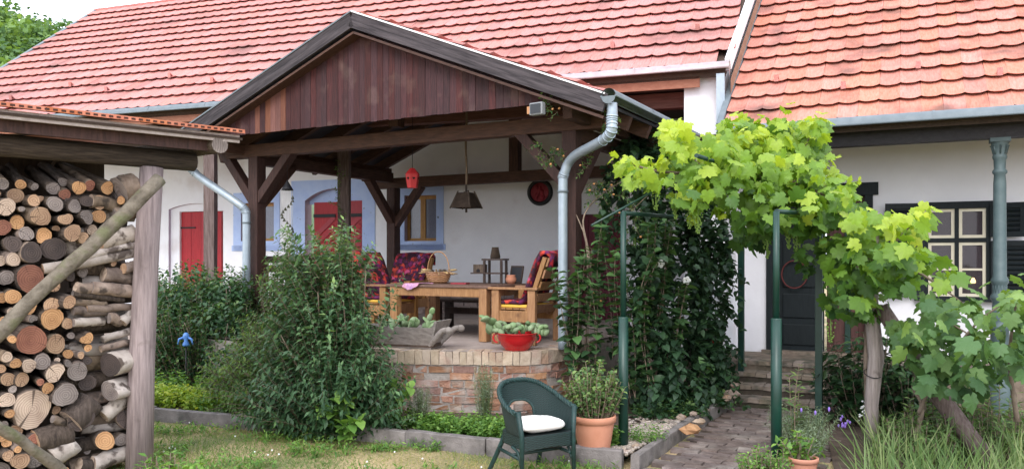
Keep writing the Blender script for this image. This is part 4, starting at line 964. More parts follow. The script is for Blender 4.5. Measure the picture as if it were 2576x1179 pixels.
p = GZ.p(-1.72, 0, 2.50); ch = empty('wind_chime', p, 'wind chime of small bells spiralling under a dark cone', 'wind chime')
b = MB(); b.lathe(T(p), [(.004, .10), (.02, .07), (.055, .01), (.078, -.03), (.07, -.03), (0, .02)], 20); b.build('cone', M_iron, ch)
part('cord', lambda b: b.tube([p + Vector((0, 0, .09)), p + Vector((0, 0, .49))], .003, 5), M_iron, ch)
M_thread = plain('thread', (.6, .6, .6, 1), .6)
for k in range(16):
    t = k * .55; q = p + Vector((.068 * math.cos(t), .068 * math.sin(t), -.03)); L = .08 + k * .036
    part('thread', lambda b: b.tube([q, q - Vector((0, 0, L))], .0014, 4), M_thread, ch)
    b = MB(); b.lathe(T(q - Vector((0, 0, L + .02))), [(.003, .03), (.012, .012), (.022, -.012), (.0, .0)], 10); b.build('bell', plain('bronze_' + str(k), (.05, .055, .03, 1), .5) if k == 0 else bpy.data.materials['bronze_0'], ch)
p = GZ.p(2.24, -.76, 3.02); fl = empty('floodlight', p, 'small square floodlight on the gable bottom', 'floodlight')
MM = GZ.mat(2.24, -.76, 3.03, R(-8))
part('housing', lambda b: b.box(MM, -.075, .075, -.045, .02, -.06, .06), plain('floodlight_grey', (.22, .23, .24, 1), .5), fl, .01)
part('glass', lambda b: b.box(MM, -.058, .058, -.052, -.046, -.045, .045), plain('floodlight_glass', (.02, .022, .025, 1), .08), fl)
part('bracket', lambda b: (b.box(MM, -.03, .03, .02, .13, -.012, .012),), M_zinc, fl)
part('junction_box', lambda b: b.box(MM, -.125, -.085, -.01, .13, -.035, .035), plain('box_orange', (.45, .22, .10, 1), .6), fl)

# ---------------------------------------------------------------- furniture on the terrace
def armchair(a, bb, ang, label, floral=True):
    """pine armchair with leaning slatted back; faces local -x"""
    base = GZ.p(a, bb, TER); e = empty('garden_armchair', base, label, 'armchair', 'pine armchairs round the table')
    M = GZ.mat(a, bb, TER, ang); W_ = .62; D_ = .50
    for x in (-.22, .22):
        for y in (-W_ / 2, W_ / 2):
            part('leg', lambda b: b.box(M, x - .045, x + .045, y - .03, y + .03, 0, .585), M_pine, e, .006)
    for y in (-W_ / 2, W_ / 2):
        part('armrest', lambda b: b.box(M, -.30, .30, y - .05, y + .05, .587, .612), M_pine, e, .004)
        part('side_rail', lambda b: b.box(M, -.174, .174, y - .02, y + .02, .24, .36), M_pine, e, .004)
        yy = y * .86
        part('back_stile', lambda b: b.beam(M @ Vector((.13, yy, .30)), M @ Vector((.36, yy, .93)), .05, .07, up=M.to_3x3() @ Vector((0, 1, 0))), M_pine, e, .004)
    part('front_rail', lambda b: b.box(M, -.245, -.222, -W_ / 2 + .035, W_ / 2 - .035, .24, .36), M_pine, e, .004)
    for k in range(5):
        t = (k + .6) / 5; c = M @ Vector((.13 + .23 * t + .045, 0, .30 + .63 * t)); s = M.to_3x3() @ Vector((0, 1, 0))
        part('back_slat', lambda b: b.beam(c - s * W_ * .46, c + s * W_ * .46, .022, .095, up=M.to_3x3() @ Vector((.34, 0, .94))), M_pine, e, .004)
    for k in range(5): part('seat_slat', lambda b: b.box(M, -.20 + k * .085, -.125 + k * .085, -W_ / 2 + .03, W_ / 2 - .03, .372, .388), M_pine, e)
    part('seat_cushion', lambda b: b.box(M, -.225, .20, -W_ / 2 + .035, W_ / 2 - .035, .39, .425), M_yellow, e, .012)
    # a floral throw over back and seat, gently rumpled
    path_ = [(-.235, .415), (-.22, .447), (-.05, .445), (.06, .447), (.095, .48), (.165, .67), (.245, .88), (.30, .975), (.37, .985), (.425, .945), (.415, .83)]
    vs = []; ny = 9
    for (x, z) in path_:
        for j in range(ny):
            y = (-.5 + j / (ny - 1)) * (W_ - .055); vs.append(M @ Vector((x + .010 * math.sin(9 * y + 3 * z), y, z + .008 * math.sin(13 * y + x * 20) + .004)))
    fs = [(i * ny + j, i * ny + j + 1, (i + 1) * ny + j + 1, (i + 1) * ny + j) for i in range(len(path_) - 1) for j in range(ny - 1)]
    b = MB(); b.add(vs, fs, True); o = b.build('throw', M_floral, e); sm = o.modifiers.new('thick', 'SOLIDIFY'); sm.thickness = .04; sm.offset = 0
    return e
armchair(1.60, .25, 0, 'pine armchair with bright floral throw, back to the downspout behind red bowl')
armchair(-.46, .38, math.pi, 'pine armchair with floral throw half hidden by the shrub beside table')
armchair(-1.12, 1.62, math.pi / 2, 'pine armchair with dark floral throw behind the table near rear post')
tb = empty('garden_table', GZ.p(.57, .47, TER), 'low pine table with dark plank top on the terrace', 'table')
M = GZ.mat(.57, .47, TER)
for k in range(7):
    y = -.48 + k * .138; part('top_plank', lambda b: b.box(M, -.72 + random.uniform(-.01, .01), .72 + random.uniform(-.01, .01), y, y + .134, .592, .622), M_tabtop, tb, .003)
for x in (-.62, .60):
    for y in (-.42, .40): part('leg', lambda b: b.box(M, x - .05, x + .05, y - .05, y + .05, 0, .59), M_pine, tb, .006)
for y in (-.44, .42): part('apron', lambda b: b.box(M, -.569, .549, y - .02, y + .02, .49, .591), M_pine, tb, .004)
for x in (-.62, .60): part('apron', lambda b: b.box(M, x - .02, x + .02, -.369, .349, .49, .591), M_pine, tb, .004)
bn = empty('dark_bench', GZ.p(.35, 1.3, TER), 'low dark wooden bench behind the table', 'bench'); M = GZ.mat(.35, 1.3, TER)
for k in range(3): part('seat_plank', lambda b: b.box(M, -.65, .65, -.2 + k * .135, -.07 + k * .135, .36, .39), M_dkwood, bn, .004)
for x in (-.55, .55):
    for y in (-.14, .14): part('leg', lambda b: b.box(M, x - .045, x + .045, y - .045, y + .045, 0, .36), M_dkwood, bn)
part('stretcher', lambda b: b.box(M, -.505, .505, -.02, .02, .20, .28), M_dkwood, bn)
TT = TER + .623                                 # table top
p = GZ.p(.32, .40, TT); bk = empty('wicker_basket', p, 'willow basket with tall hoop handle and dried wheat on the table', 'basket')
b = MB(); b.lathe(T(p) @ Matrix.Diagonal((1.15, .8, 1, 1)), [(0, .004), (.085, .004), (.10, .03), (.125, .10), (.14, .135), (.132, .135), (.115, .09), (.08, .02), (0, .02)], 26); b.build('bowl', M_wicker_l, bk)
for z, r_ in ((.03, .102), (.055, .112), (.08, .12), (.105, .129), (.13, .139)):
    part('weave_ring', lambda b: b.tube([p + Vector((1.15 * r_ * math.cos(t * .2513), .8 * r_ * math.sin(t * .2513), z + .004 * (-1) ** t)) for t in range(26)], .008, 5), M_wicker_l, bk)
part('handle', lambda b: b.tube([p + GZ.u * .155 * math.cos(t) + Vector((0, 0, .12 + .26 * math.sin(t) ** .8)) for t in [math.pi * k / 24 for k in range(25)]], .0065, 6), M_wicker_l, bk)
wh_ = empty('wheat_ears', p + Vector((0, 0, .1)), 'dried wheat ears and cones heaped in the willow basket', 'dried plants')
M_wheat = pm('straw', (.36, .23, .10, 1), (.55, .40, .21, 1), 20, .85, .3, var=.15)
for k in range(26):
    t = random.uniform(0, 6.28); q0 = p + Vector((.05 * math.cos(t), .04 * math.sin(t), .11)); q1 = q0 + Vector((.15 * math.cos(t), .1 * math.sin(t), random.uniform(.0, .06)))
    part('ear', lambda b: b.tube([q0, q0.lerp(q1, .5) + Vector((0, 0, .025)), q1, q1 + (q1 - q0) * .25 - Vector((0, 0, .01))], [.002, .003, .009, .001], 5), M_wheat, wh_)
for k in range(5):
    part('cone', lambda b: b.ball(p + Vector((random.uniform(-.09, .09), random.uniform(-.05, .05), .135)), .028, (1, 1, 1.2), 8, 6, .1), M_bark, wh_)
# pink cloth hanging over the front edge
F_ = GZ; vs = []; nx, ny = 8, 8
for i in range(nx + 1):
    for j in range(ny + 1):
        s = i / nx; t = j / ny * .30 - .09; a_ = .13 + s * .22 + .10 * t
        over = max(0, -t - .012); wv = .010 * math.sin(s * 11 + t * 9)
        vs.append(GZ.p(a_ + .03 * math.sin(t * 9), -.018 + max(t, -.012) + (.004 if over else 0) * -1, TT + .004 - over * (1 - 1.1 * abs(s - .45)) + abs(wv)))
b = MB(); b.add(vs, [(i * (ny + 1) + j, (i + 1) * (ny + 1) + j, (i + 1) * (ny + 1) + j + 1, i * (ny + 1) + j + 1) for i in range(nx) for j in range(ny)], True)
o = b.build('table_cloth', pm('pink_cotton', (.46, .10, .16, 1), (.62, .34, .48, 1), 16, .85, .2, var=0, c3=(.30, .16, .42, 1))); tag(o, 'crumpled pink patterned cloth hanging over the table edge', 'cloth')
# little rack with a cone on top, box house, slate, clay pot, book
p = GZ.p(.98, .62, TT); rk = empty('wooden_rack', p, 'little dark wooden rack of two shelves on the table', 'rack'); M = GZ.mat(.98, .62, TT)
for x in (-.115, .115):
    for y in (-.06, .06): part('upright', lambda b: b.box(M, x - .012, x + .012, y - .012, y + .012, 0, .275), M_dkwood, rk)
part('shelf', lambda b: b.box(M, -.145, .145, -.075, .075, .276, .296), M_dkwood, rk); part('shelf', lambda b: b.box(M, -.29, .128, -.09, .09, .115, .131), M_dkwood, rk)
b = MB(); b.lathe(GZ.mat(.98, .62, TT + .297), [(0, 0), (.058, 0), (.062, .02), (.046, .10), (.040, .135), (.0, .135)], 18); tag(b.build('bark_cone', M_lamp), 'small dark cone beehive standing on top of the rack', 'ornament')
bx = empty('box_house', GZ.p(.76, .62, TT + .132), 'tiny wooden house box on the lower rack shelf', 'ornament'); M2 = GZ.mat(.78, .62, TT + .132)
part('body', lambda b: b.box(M2, -.075, .06, -.05, .05, 0, .095), M_bark, bx); part('doorway', lambda b: b.prism(M2 @ Matrix.Rotation(R(90), 4, 'X'), [(-.03, .004), (.02, .004), (.02, .03), (-.005, .045), (-.03, .03)], .0505, .053), M_dark, bx)
M2 = GZ.mat(1.13, .84, TT, R(-6)) @ Matrix.Rotation(R(-14), 4, 'X')
sl = empty('slate_board', GZ.p(1.13, .84, TT), 'small framed slate leaning on the table behind clay pot', 'slate')
part('slate', lambda b: b.box(M2, -.075, .075, -.004, .004, .02, .20), plain('slate', (.022, .024, .03, 1), .6), sl)
part('frame', lambda b: [b.box(M2, *q) for q in ((-.09, -.074, -.008, .008, .002, .215), (.074, .09, -.008, .008, .002, .215), (-.074, .074, -.008, .008, .002, .021), (-.074, .074, -.008, .008, .199, .215))], M_dkwood, sl)
b = MB(); b.lathe(GZ.mat(1.17, .66, TT), [(0, 0), (.04, 0), (.062, .035), (.066, .06), (.05, .09), (.056, .105), (.048, .105), (.042, .09), (.0, .06)], 20); tag(b.build('clay_pot', M_terra), 'little round clay pot on the table before the slate', 'pot')
b = MB(); b.box(GZ.mat(.70, .30, TT, R(10)), -.10, .09, -.07, .06, 0, .016); tag(b.build('red_book', plain('book_red', (.28, .03, .045, 1), .6)), 'thin red book lying flat on the table before the rack', 'book')

# wooden trough and red bowl on the terrace edge
TRF = Frame(-.86, 8.32, 20)
tr_ = empty('wooden_trough', TRF.p(-.4, 0, TER), 'old grey wooden trough with scroll handles on the terrace edge', 'trough'); M = TRF.mat(0, 0, TER)
M_trough = pm('trough_grey', (.17, .145, .13, 1), (.31, .275, .255, 1), 5, .9, .45, (1, 6, 6), var=.1)
def slab(pts, w0, w1, name):     # a tapered side: bottom width w0, top w1, given in x,z at y offsets
    pass
for sg in (-1, 1):
    vs = [M @ Vector((x, sg * y + o, z)) for o in (0, .02 * sg) for x, y, z in ((-1.0, .10, .0), (.06, .10, .0), (.13, .155, .22), (-1.07, .155, .22))]
    b = MB(); b.add(vs, [(0, 1, 2, 3), (7, 6, 5, 4), (0, 4, 5, 1), (1, 5, 6, 2), (2, 6, 7, 3), (3, 7, 4, 0)]); b.build('side', M_trough, tr_)
for x0, x1 in ((.05, .12), (-1.06, -.99)):
    vs = [M @ Vector((x, y, z)) for x_, o in ((x0, 0), (x0 + .03, 0)) for x, y, z in ((x_, -.12, -.0), (x_, .12, 0), (x_ + (.10 if x0 > 0 else -.1), .185, .29), (x_ + (.10 if x0 > 0 else -.1), -.185, .29))]
    b = MB(); b.add(vs, [(3, 2, 1, 0), (4, 5, 6, 7), (0, 1, 5, 4), (1, 2, 6, 5), (2, 3, 7, 6), (3, 0, 4, 7)]); b.build('end_board', M_trough, tr_)
for sg in (-1, 1):
    part('handle', lambda b: (b.tube(bez([M @ Vector((.06, sg * .10, .03)), M @ Vector((.15, sg * .135, .12)), M @ Vector((.22, sg * .15, .19)), M @ Vector((.28, sg * .155, .205))], 5), [.030] * 15 + [.034], 8), b.ball(M @ Vector((.295, sg * .155, .20)), .038, (1.1, .7, 1), 10, 8)), M_trough, tr_)
part('soil', lambda b: b.box(M, -1.03, .10, -.13, .13, .02, .17), M_soil, tr_)
def cactus(name, label, c, spread, n, size, parent_z, flat=.25, seed=1, trail=False):
    rs = random.Random(seed); e = empty(name, c, label, 'cactus')
    for k in range(n):
        a = rs.uniform(-1, 1); p = Vector(c) + spread[0] * a + spread[1] * rs.uniform(-1, 1) + Vector((0, 0, rs.uniform(0, .05)))
        d = Vector((rs.gauss(0, .6), rs.gauss(0, .4), 1)).normalized(); chain = rs.choice((1, 2, 2, 3))
        for j in range(chain):
            s = size * rs.uniform(.7, 1.15); q = d.orthogonal().normalized(); X = (Matrix.Rotation(rs.uniform(0, 3.14), 3, d) @ q); Y = d.cross(X)
            M3 = Matrix(((X.x, Y.x, d.x), (X.y, Y.y, d.y), (X.z, Y.z, d.z)))
            b = MB(); b.ball(p + d * s * .85, s, (.72, flat, 1), 8, 6, .03, M=M3); b.build('pad', L_cactus, e)
            p = p + d * s * 1.55; d = (d + Vector((rs.gauss(0, .6), rs.gauss(0, .6), -.25 if not trail else -.75))).normalized()
    return e
cactus('prickly_pear', 'flat green cactus pads growing in the grey trough', TRF.p(-.28, 0, TER + .17), (TRF.u * .32, TRF.v * .08), 18, .052, 0, .2, 5)
p = at(1300, 878, 8.13); p.z = TER; bw_ = empty('red_bowl', p, 'shiny red enamel bowl with loop handles on the terrace edge', 'bowl')
b = MB(); b.lathe(T(p), [(0, .0), (.115, .0), (.125, .012), (.165, .06), (.195, .12), (.202, .165), (.212, .172), (.206, .178), (.196, .168), (.15, .13), (0, .12)], 36); b.build('body', M_redenamel, bw_)
for sg in (-1, 1):
    c0 = p + Vector((sg * .192, -.02, .145)); part('handle', lambda b: b.tube([c0 + Vector((sg * .045 * math.sin(t), -.0, .045 * math.cos(t))) + Vector((0, .0, -.02)) for t in [math.pi * k / 10 for k in range(11)]], .010, 8), M_redenamel, bw_)
part('soil', lambda b: b.lathe(T(p), [(0, .155), (.19, .15)], 20), M_soil, bw_)
cactus('succulents', 'pale trailing succulents with small buds in the red bowl', p + Vector((0, 0, .155)), (Vector((.17, 0, 0)), Vector((0, .12, 0))), 16, .045, 0, .6, 9, True)
cactus('leaning_cactus', 'pale cactus pads leaning over the left rim of red bowl', p + Vector((-.2, 0, .16)), (Vector((.08, 0, 0)), Vector((0, .05, 0))), 6, .06, 0, .3, 3)
cactus('trailing_cactus', 'pale cactus branch drooping off the right rim of red bowl', p + Vector((.24, .02, .13)), (Vector((.05, 0, 0)), Vector((0, .04, 0))), 6, .042, 0, .6, 4, True)

# ---------------------------------------------------------------- green wicker chair on the lawn
def wicker_mat():
    m, nt, b = newmat('green_wicker'); L = nt.links
    tc = nd(nt, 'ShaderNodeTexCoord'); sp = nd(nt, 'ShaderNodeSeparateXYZ'); L.new(tc.outputs['UV'], sp.inputs[0])
    u = math_n(nt, 'MULTIPLY', sp.outputs[0], 1); v = math_n(nt, 'MULTIPLY', sp.outputs[1], 1)
    fu = math_n(nt, 'FLOOR', u); par = math_n(nt, 'MULTIPLY', math_n(nt, 'MODULO', fu, 2), math.pi)
    w1 = math_n(nt, 'ABSOLUTE', math_n(nt, 'SINE', math_n(nt, 'MULTIPLY', v, math.pi)))
    w2 = math_n(nt, 'SINE', math_n(nt, 'ADD', math_n(nt, 'MULTIPLY', v, math.pi * 1.0), par)); w3 = math_n(nt, 'ABSOLUTE', math_n(nt, 'SINE', math_n(nt, 'MULTIPLY', u, math.pi)))
    h = math_n(nt, 'ADD', math_n(nt, 'MULTIPLY', w1, .6), math_n(nt, 'MULTIPLY', math_n(nt, 'MULTIPLY', w3, w2), .4))
    L.new(ramp(nt, h, [(.0, (.003, .008, .008, 1)), (.35, (.007, .024, .023, 1)), (1, (.020, .056, .051, 1))]), b.inputs['Base Color'])
    b.inputs['Roughness'].default_value = .5
    bp = nd(nt, 'ShaderNodeBump'); bp.inputs['Strength'].default_value = .9; bp.inputs['Distance'].default_value = .006; L.new(h, bp.inputs['Height']); L.new(bp.outputs[0], b.inputs['Normal'])
    return m
M_wick = wicker_mat(); M_cane = pm('green_cane', (.007, .025, .024, 1), (.017, .050, .046, 1), 30, .45, .3, var=.1)
def grid_uv(name, fn, nu, nv, su, sv, mat, parent, thick=.012):
    org = ORG[parent]; vs = []; uv = []; keep = {}
    for i in range(nu + 1):
        for j in range(nv + 1): vs.append(fn(i / nu, j / nv) - org); uv.append((i / nu * su, j / nv * sv))
    fs = [(i * (nv + 1) + j, (i + 1) * (nv + 1) + j, (i + 1) * (nv + 1) + j + 1, i * (nv + 1) + j + 1) for i in range(nu) for j in range(nv)]
    fs = [f for f in fs if not (hole and hole(sum(uv[k][0] for k in f) / 4 / su, sum(uv[k][1] for k in f) / 4 / sv))]
    me = bpy.data.meshes.new(name); me.from_pydata([tuple(v) for v in vs], [], fs); l = me.uv_layers.new(name='UVMap')
    for lp_ in me.loops: l.data[lp_.index].uv = uv[lp_.vertex_index]
    me.polygons.foreach_set('use_smooth', [True] * len(me.polygons)); me.materials.append(mat)
    o = bpy.data.objects.new(name, me); COL.objects.link(o); o.parent = parent; ORG[o] = org
    s = o.modifiers.new('thick', 'SOLIDIFY'); s.thickness = thick; s.offset = 0
    return o
cp = Vector((.165, 6.0, 0)); wc = empty('wicker_chair', cp, 'dark green wicker tub chair with white cushion on the lawn', 'chair')
CM = T(cp) @ Matrix.Rotation(R(32), 4, 'Z') @ Matrix.Scale(.83, 4)           # faces local -y
def rim(t):                                           # t 0..1 from the viewer-left front of the arm round the back
    ang = math.pi * (1.0 + .06) * (1 - t) - .03 * math.pi
    x = -.30 * math.cos(math.pi - ang) ; y = .02 + .29 * math.sin(ang)
    k = math.sin(math.pi * t) ** 1.15; cc_ = math.cos(math.pi * t)
    return Vector((-.315 * math.copysign(abs(cc_) ** .72, cc_) * (1 + .04 * k), -.20 + .50 * math.sin(math.pi * t) ** .75 * 1.0, .60 + .205 * k))
def shellp(t, s):                                     # s 0 seat, 1 rim
    q = rim(t); k = math.sin(math.pi * t); lo = Vector((q.x * .84, -.19 + (q.y + .20) * .80, .40))
    e = s ** 1.15; r_ = lo.lerp(q, s); r_.z = .40 + (q.z - .40) * e; return CM @ r_
hole = lambda u, v: (abs(u - .50) < .115 and .10 < v < .60 and ((u - .50) / .115) ** 2 + (max(0, v - .36) / .24) ** 2 < 1)
grid_uv('back_shell', shellp, 64, 30, 34, 46, M_wick, wc)
hole = None
ring = [shellp(.5 + .118 * math.cos(t), .36 + .25 * math.sin(t)) for t in [math.pi * k / 16 for k in range(17)]]
part('back_arch', lambda b: b.tube([shellp(.618, .02)] + ring + [shellp(.382, .02)], .011, 8), M_cane, wc)
rp = [CM @ rim(k / 40) for k in range(41)]
part('rim_core', lambda b: b.tube(rp, .014, 10), M_cane, wc)
for ph in (0, 2.1, 4.2):                              # braided rim strands
    pts = []
    for k in range(161):
        q = CM @ rim(k / 160); q2 = CM @ rim(min(1, k / 160 + .01)); d = (q2 - q).normalized() if k < 160 else d; o_ = d.orthogonal().normalized(); pts.append(q + (o_ * math.cos(k * .55 + ph) + d.cross(o_) * math.sin(k * .55 + ph)) * .013)
    part('rim_braid', lambda b: b.tube(pts, .008, 5), M_cane, wc)
ap = lambda t: Vector((-.26 + .52 * t, -.215 - .02 * math.sin(math.pi * t), 0))
grid_uv('front_apron', lambda u, v: CM @ (ap(u) + Vector((0, 0, .265 + .02 * math.sin(math.pi * u) * (1 - v) + v * .135))), 16, 8, 14, 12, M_wick, wc)
for sg in (-1, 1):
    grid_uv('side_apron', lambda u, v: CM @ Vector((sg * (.26 - .03 * u), -.205 + .36 * u, .285 + .115 * v)), 12, 8, 10, 10, M_wick, wc)
    part('front_leg', lambda b: b.tube([CM @ Vector((sg * .275, -.225, -.01)), CM @ Vector((sg * .272, -.22, .40)), CM @ Vector((sg * .298, -.202, .615))], [.016, .018, .019], 10), M_cane, wc)
    part('rear_leg', lambda b: b.tube(bez([CM @ Vector((sg * .27, .34, -.01)), CM @ Vector((sg * .225, .20, .26)), CM @ Vector((sg * .20, .15, .40))], 6), .018, 10), M_cane, wc)
    part('side_stretcher', lambda b: b.tube([CM @ Vector((sg * .265, -.20, .20)), CM @ Vector((sg * .24, .22, .22))], .013, 8), M_cane, wc)
    part('leg_bow', lambda b: b.tube(bez([CM @ Vector((sg * .27, -.20, .15)), CM @ Vector((sg * .265, -.15, .25)), CM @ Vector((sg * .26, -.04, .285))], 5), .011, 8), M_cane, wc)
part('front_stretcher', lambda b: b.tube([CM @ Vector((-.265, -.05, .215)), CM @ Vector((.265, -.05, .215))], .012, 8), M_cane, wc)
part('seat', lambda b: b.add([CM @ Vector((x, y, .395)) for x, y in ((-.26, -.21), (.26, -.21), (.25, .08), (.16, .19), (-.16, .19), (-.25, .08))], [tuple(range(6))]), M_wick, wc)
b = MB(); N, Mn = 30, 12; vs = []
for i in range(N):
    t = 2 * math.pi * i / N
    for j in range(Mn + 1):
        s = j / Mn * math.pi; cx, sx = math.cos(t), math.sin(t)
        rx = .255 * abs(cx) ** .6 * (1 if cx > 0 else -1); ry = .20 * abs(sx) ** .6 * (1 if sx > 0 else -1)
        k = math.sin(s) ** .6; wob = 1 + .02 * math.sin(5 * t) + .015 * math.sin(11 * t + 1)
        vs.append(CM @ Vector((rx * k * wob, -.015 + ry * k * wob, .455 + .052 * math.cos(s) + .006 * math.sin(3 * t + 4 * s))))
b.add(vs, [(i * (Mn + 1) + j, i * (Mn + 1) + j + 1, ((i + 1) % N) * (Mn + 1) + j + 1, ((i + 1) % N) * (Mn + 1) + j) for i in range(N) for j in range(Mn)], True)
tag(b.build('seat_cushion', M_cloth), 'plump white cotton cushion on the green wicker chair', 'cushion')

# ---------------------------------------------------------------- the wood shed
sh = empty('wood_shed', SH.p(-.6, .4, 0), 'open log shed of round timber with a clay tile roof edge', 'shed')
part('post', lambda b: b.tube([SH.p(-.06, .0, -.03), SH.p(-.045, 0, .8), SH.p(-.01, 0, 1.6), SH.p(.03, 0, 2.30)], [.100, .092, .088, .085], 14, wob=.03), M_greypost, sh)
part('front_beam', lambda b: b.tube([SH.p(-2.4, 0, 2.40), SH.p(-1, 0, 2.375), SH.p(.36, 0, 2.37)], [.085, .08, .075], 12, wob=.04), M_shadedbeam, sh)
part('cross_log', lambda b: b.tube([SH.p(.44, -.30, 2.485), SH.p(.40, .5, 2.51), SH.p(.35, 1.3, 2.55)], [.066, .07, .07], 12, wob=.03, mi_cap=1), [M_bark, END['grey']], sh)
part('cross_log', lambda b: b.tube([SH.p(-1.3, -.10, 2.50), SH.p(-1.3, 1.3, 2.53)], [.06, .06], 10, wob=.03, mi_cap=1), [M_bark, END['grey']], sh)
M_pale = pm('pale_fascia_board', (.26, .21, .19, 1), (.42, .36, .33, 1), 5, .85, .3, (1, 6, 6))
part('fascia', lambda b: b.box(SH.mat(0, 0, 0), -2.4, .60, -.30, -.275, 2.515, 2.575), M_pale, sh)
part('batten', lambda b: b.box(SH.mat(0, 0, 0), -2.4, .42, -.22, -.19, 2.44, 2.53), M_wood, sh)
part('roof_deck', lambda b: b.box(SH.mat(0, 0, 2.585) @ Matrix.Rotation(R(9), 4, 'X'), -2.4, .62, -.31, 1.5, 0, .02), M_deck, sh)
M_edge = pm('edge_tile', (.42, .13, .075, 1), (.56, .22, .14, 1), 12, .85, .3, var=.15)
me = MB(); me.box(I4, -.0985, .0985, 0, .40, .012, .042, jit=.003); me = me.mesh('roof_tile', M_edge)
for k in range(15):
    for r_ in range(5):
        put('roof_tile', me, SH.mat(-2.3 + k * .2 + .02, -.35 + r_ * .33, 2.575 + r_ * .052) @ Matrix.Rotation(R(9), 4, 'X'), sh)
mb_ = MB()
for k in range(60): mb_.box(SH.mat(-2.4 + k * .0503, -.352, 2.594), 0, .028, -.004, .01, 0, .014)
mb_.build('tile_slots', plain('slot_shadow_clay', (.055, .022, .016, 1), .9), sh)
part('back_wall', lambda b: b.box(SH.mat(0, 0, 0), -2.4, -.02, .95, .98, 0, 2.5), M_dkwood, sh)
def pole(x0, y0, d0, x1, y1, d1, r0, r1, name='brace_pole', mat=None):
    p, q = at(x0, y0, d0), at(x1, y1, d1); n = 9
    pts = [p.lerp(q, k / n) + Vector((random.gauss(0, .006), 0, random.gauss(0, .006))) for k in range(n + 1)]
    return part(name, lambda b: b.tube(pts, [r0 + (r1 - r0) * k / n + random.gauss(0, .003) for k in range(n + 1)], 12, wob=.04, mi_cap=1), [mat or M_mossy, END['tan']], sh)
M_mossy = pm('mossy_bark', (.085, .070, .052, 1), (.245, .21, .165, 1), 10, .95, .6, var=0, stain=(8, .52, .68, (.13, .13, .07, 1)), fine=40)
pole(402, 452, 6.03, -40, 872, 5.22, .050, .052); pole(-30, 1055, 5.05, 190, 1200, 5.55, .034, .038)

# firewood: ends that one can pick out in the stack, then smaller pieces between them
zA = lambda l: [(x * .3339, 384.6 + y * .3339, r_ * .3339, k) for x, y, r_, k in l]
zB = lambda l: [(x * .3474, 769.2 + y * .3474, r_ * .3474, k) for x, y, r_, k in l]
ends = zA([(25, 232, 48, 'grey'), (183, 230, 40, 'orange'), (135, 318, 60, 'tan'), (40, 408, 68, 'pale'), (248, 360, 47, 'tan'), (405, 385, 60, 'grey'), (288, 480, 75, 'tan'), (473, 492, 56, 'tan'), (130, 522, 54, 'orange'),
           (335, 622, 60, 'orange'), (195, 608, 56, 'grey'), (90, 685, 66, 'dark'), (225, 750, 82, 'dark'), (405, 722, 92, 'dark'), (92, 802, 52, 'pale'), (8, 812, 40, 'pale'), (50, 940, 60, 'grey'), (220, 945, 106, 'red'),
           (525, 603, 65, 'tan'), (622, 640, 46, 'tan'), (630, 490, 57, 'grey'), (555, 403, 50, 'grey'), (605, 260, 54, 'orange'), (510, 308, 44, 'red'), (515, 205, 40, 'grey'), (425, 262, 50, 'grey'), (650, 365, 46, 'dark'), (745, 370, 56, 'tan'),
           (700, 240, 42, 'red'), (822, 262, 52, 'orange'), (890, 360, 36, 'orange'), (278, 250, 30, 'grey'), (85, 1080, 58, 'orange'), (8, 1090, 44, 'orange'), (400, 1150, 64, 'tan'), (320, 345, 28, 'tan'), (25, 560, 60, 'red'), (150, 425, 22, 'grey'), (660, 715, 30, 'grey'), (505, 1120, 52, 'tan')]) + \
       zB([(378, 92, 82, 'orange'), (220, 245, 112, 'red'), (405, 275, 72, 'tan'), (605, 225, 50, 'orange'), (75, 38, 34, 'pale'), (25, 108, 34, 'orange'), (70, 235, 30, 'orange'), (38, 365, 40, 'pale'), (100, 410, 38, 'orange'), (195, 425, 50, 'pale'),
           (298, 400, 60, 'grey'), (388, 485, 76, 'pale'), (550, 470, 70, 'grey'), (418, 392, 20, 'pale'), (495, 348, 36, 'orange'), (567, 355, 30, 'tan'), (625, 300, 28, 'orange'), (60, 530, 52, 'tan'), (155, 530, 52, 'tan'), (335, 588, 42, 'orange'),
           (455, 635, 88, 'grey'), (48, 680, 58, 'pale'), (235, 745, 140, 'pale'), (55, 770, 34, 'orange'), (240, 962, 44, 'red'), (50, 995, 32, 'orange'), (112, 1025, 27, 'orange'), (10, 955, 30, 'orange'), (45, 1072, 40, 'tan'), (130, 1108, 62, 'tan'),
           (630, 395, 32, 'dark'), (490, 410, 30, 'grey'), (490, 128, 40, 'tan'), (12, 455, 34, 'tan'), (640, 560, 60, 'dark'), (580, 800, 100, 'dark'), (250, 1120, 55, 'grey')])
LOGN = {'tan': 'tan', 'orange': 'bright orange', 'grey': 'grey', 'red': 'reddish', 'dark': 'nearly black', 'pale': 'pale'}
def spot(x, y):
    """where the line of sight meets the front of the stack -> along the front, height"""
    d0 = 6.1
    a = SH.ax(x, .04); w = SH.p(a, .04); return a, CAMZ - (y - HY) / FPX * w.y, w.y
placed = []; count = 0
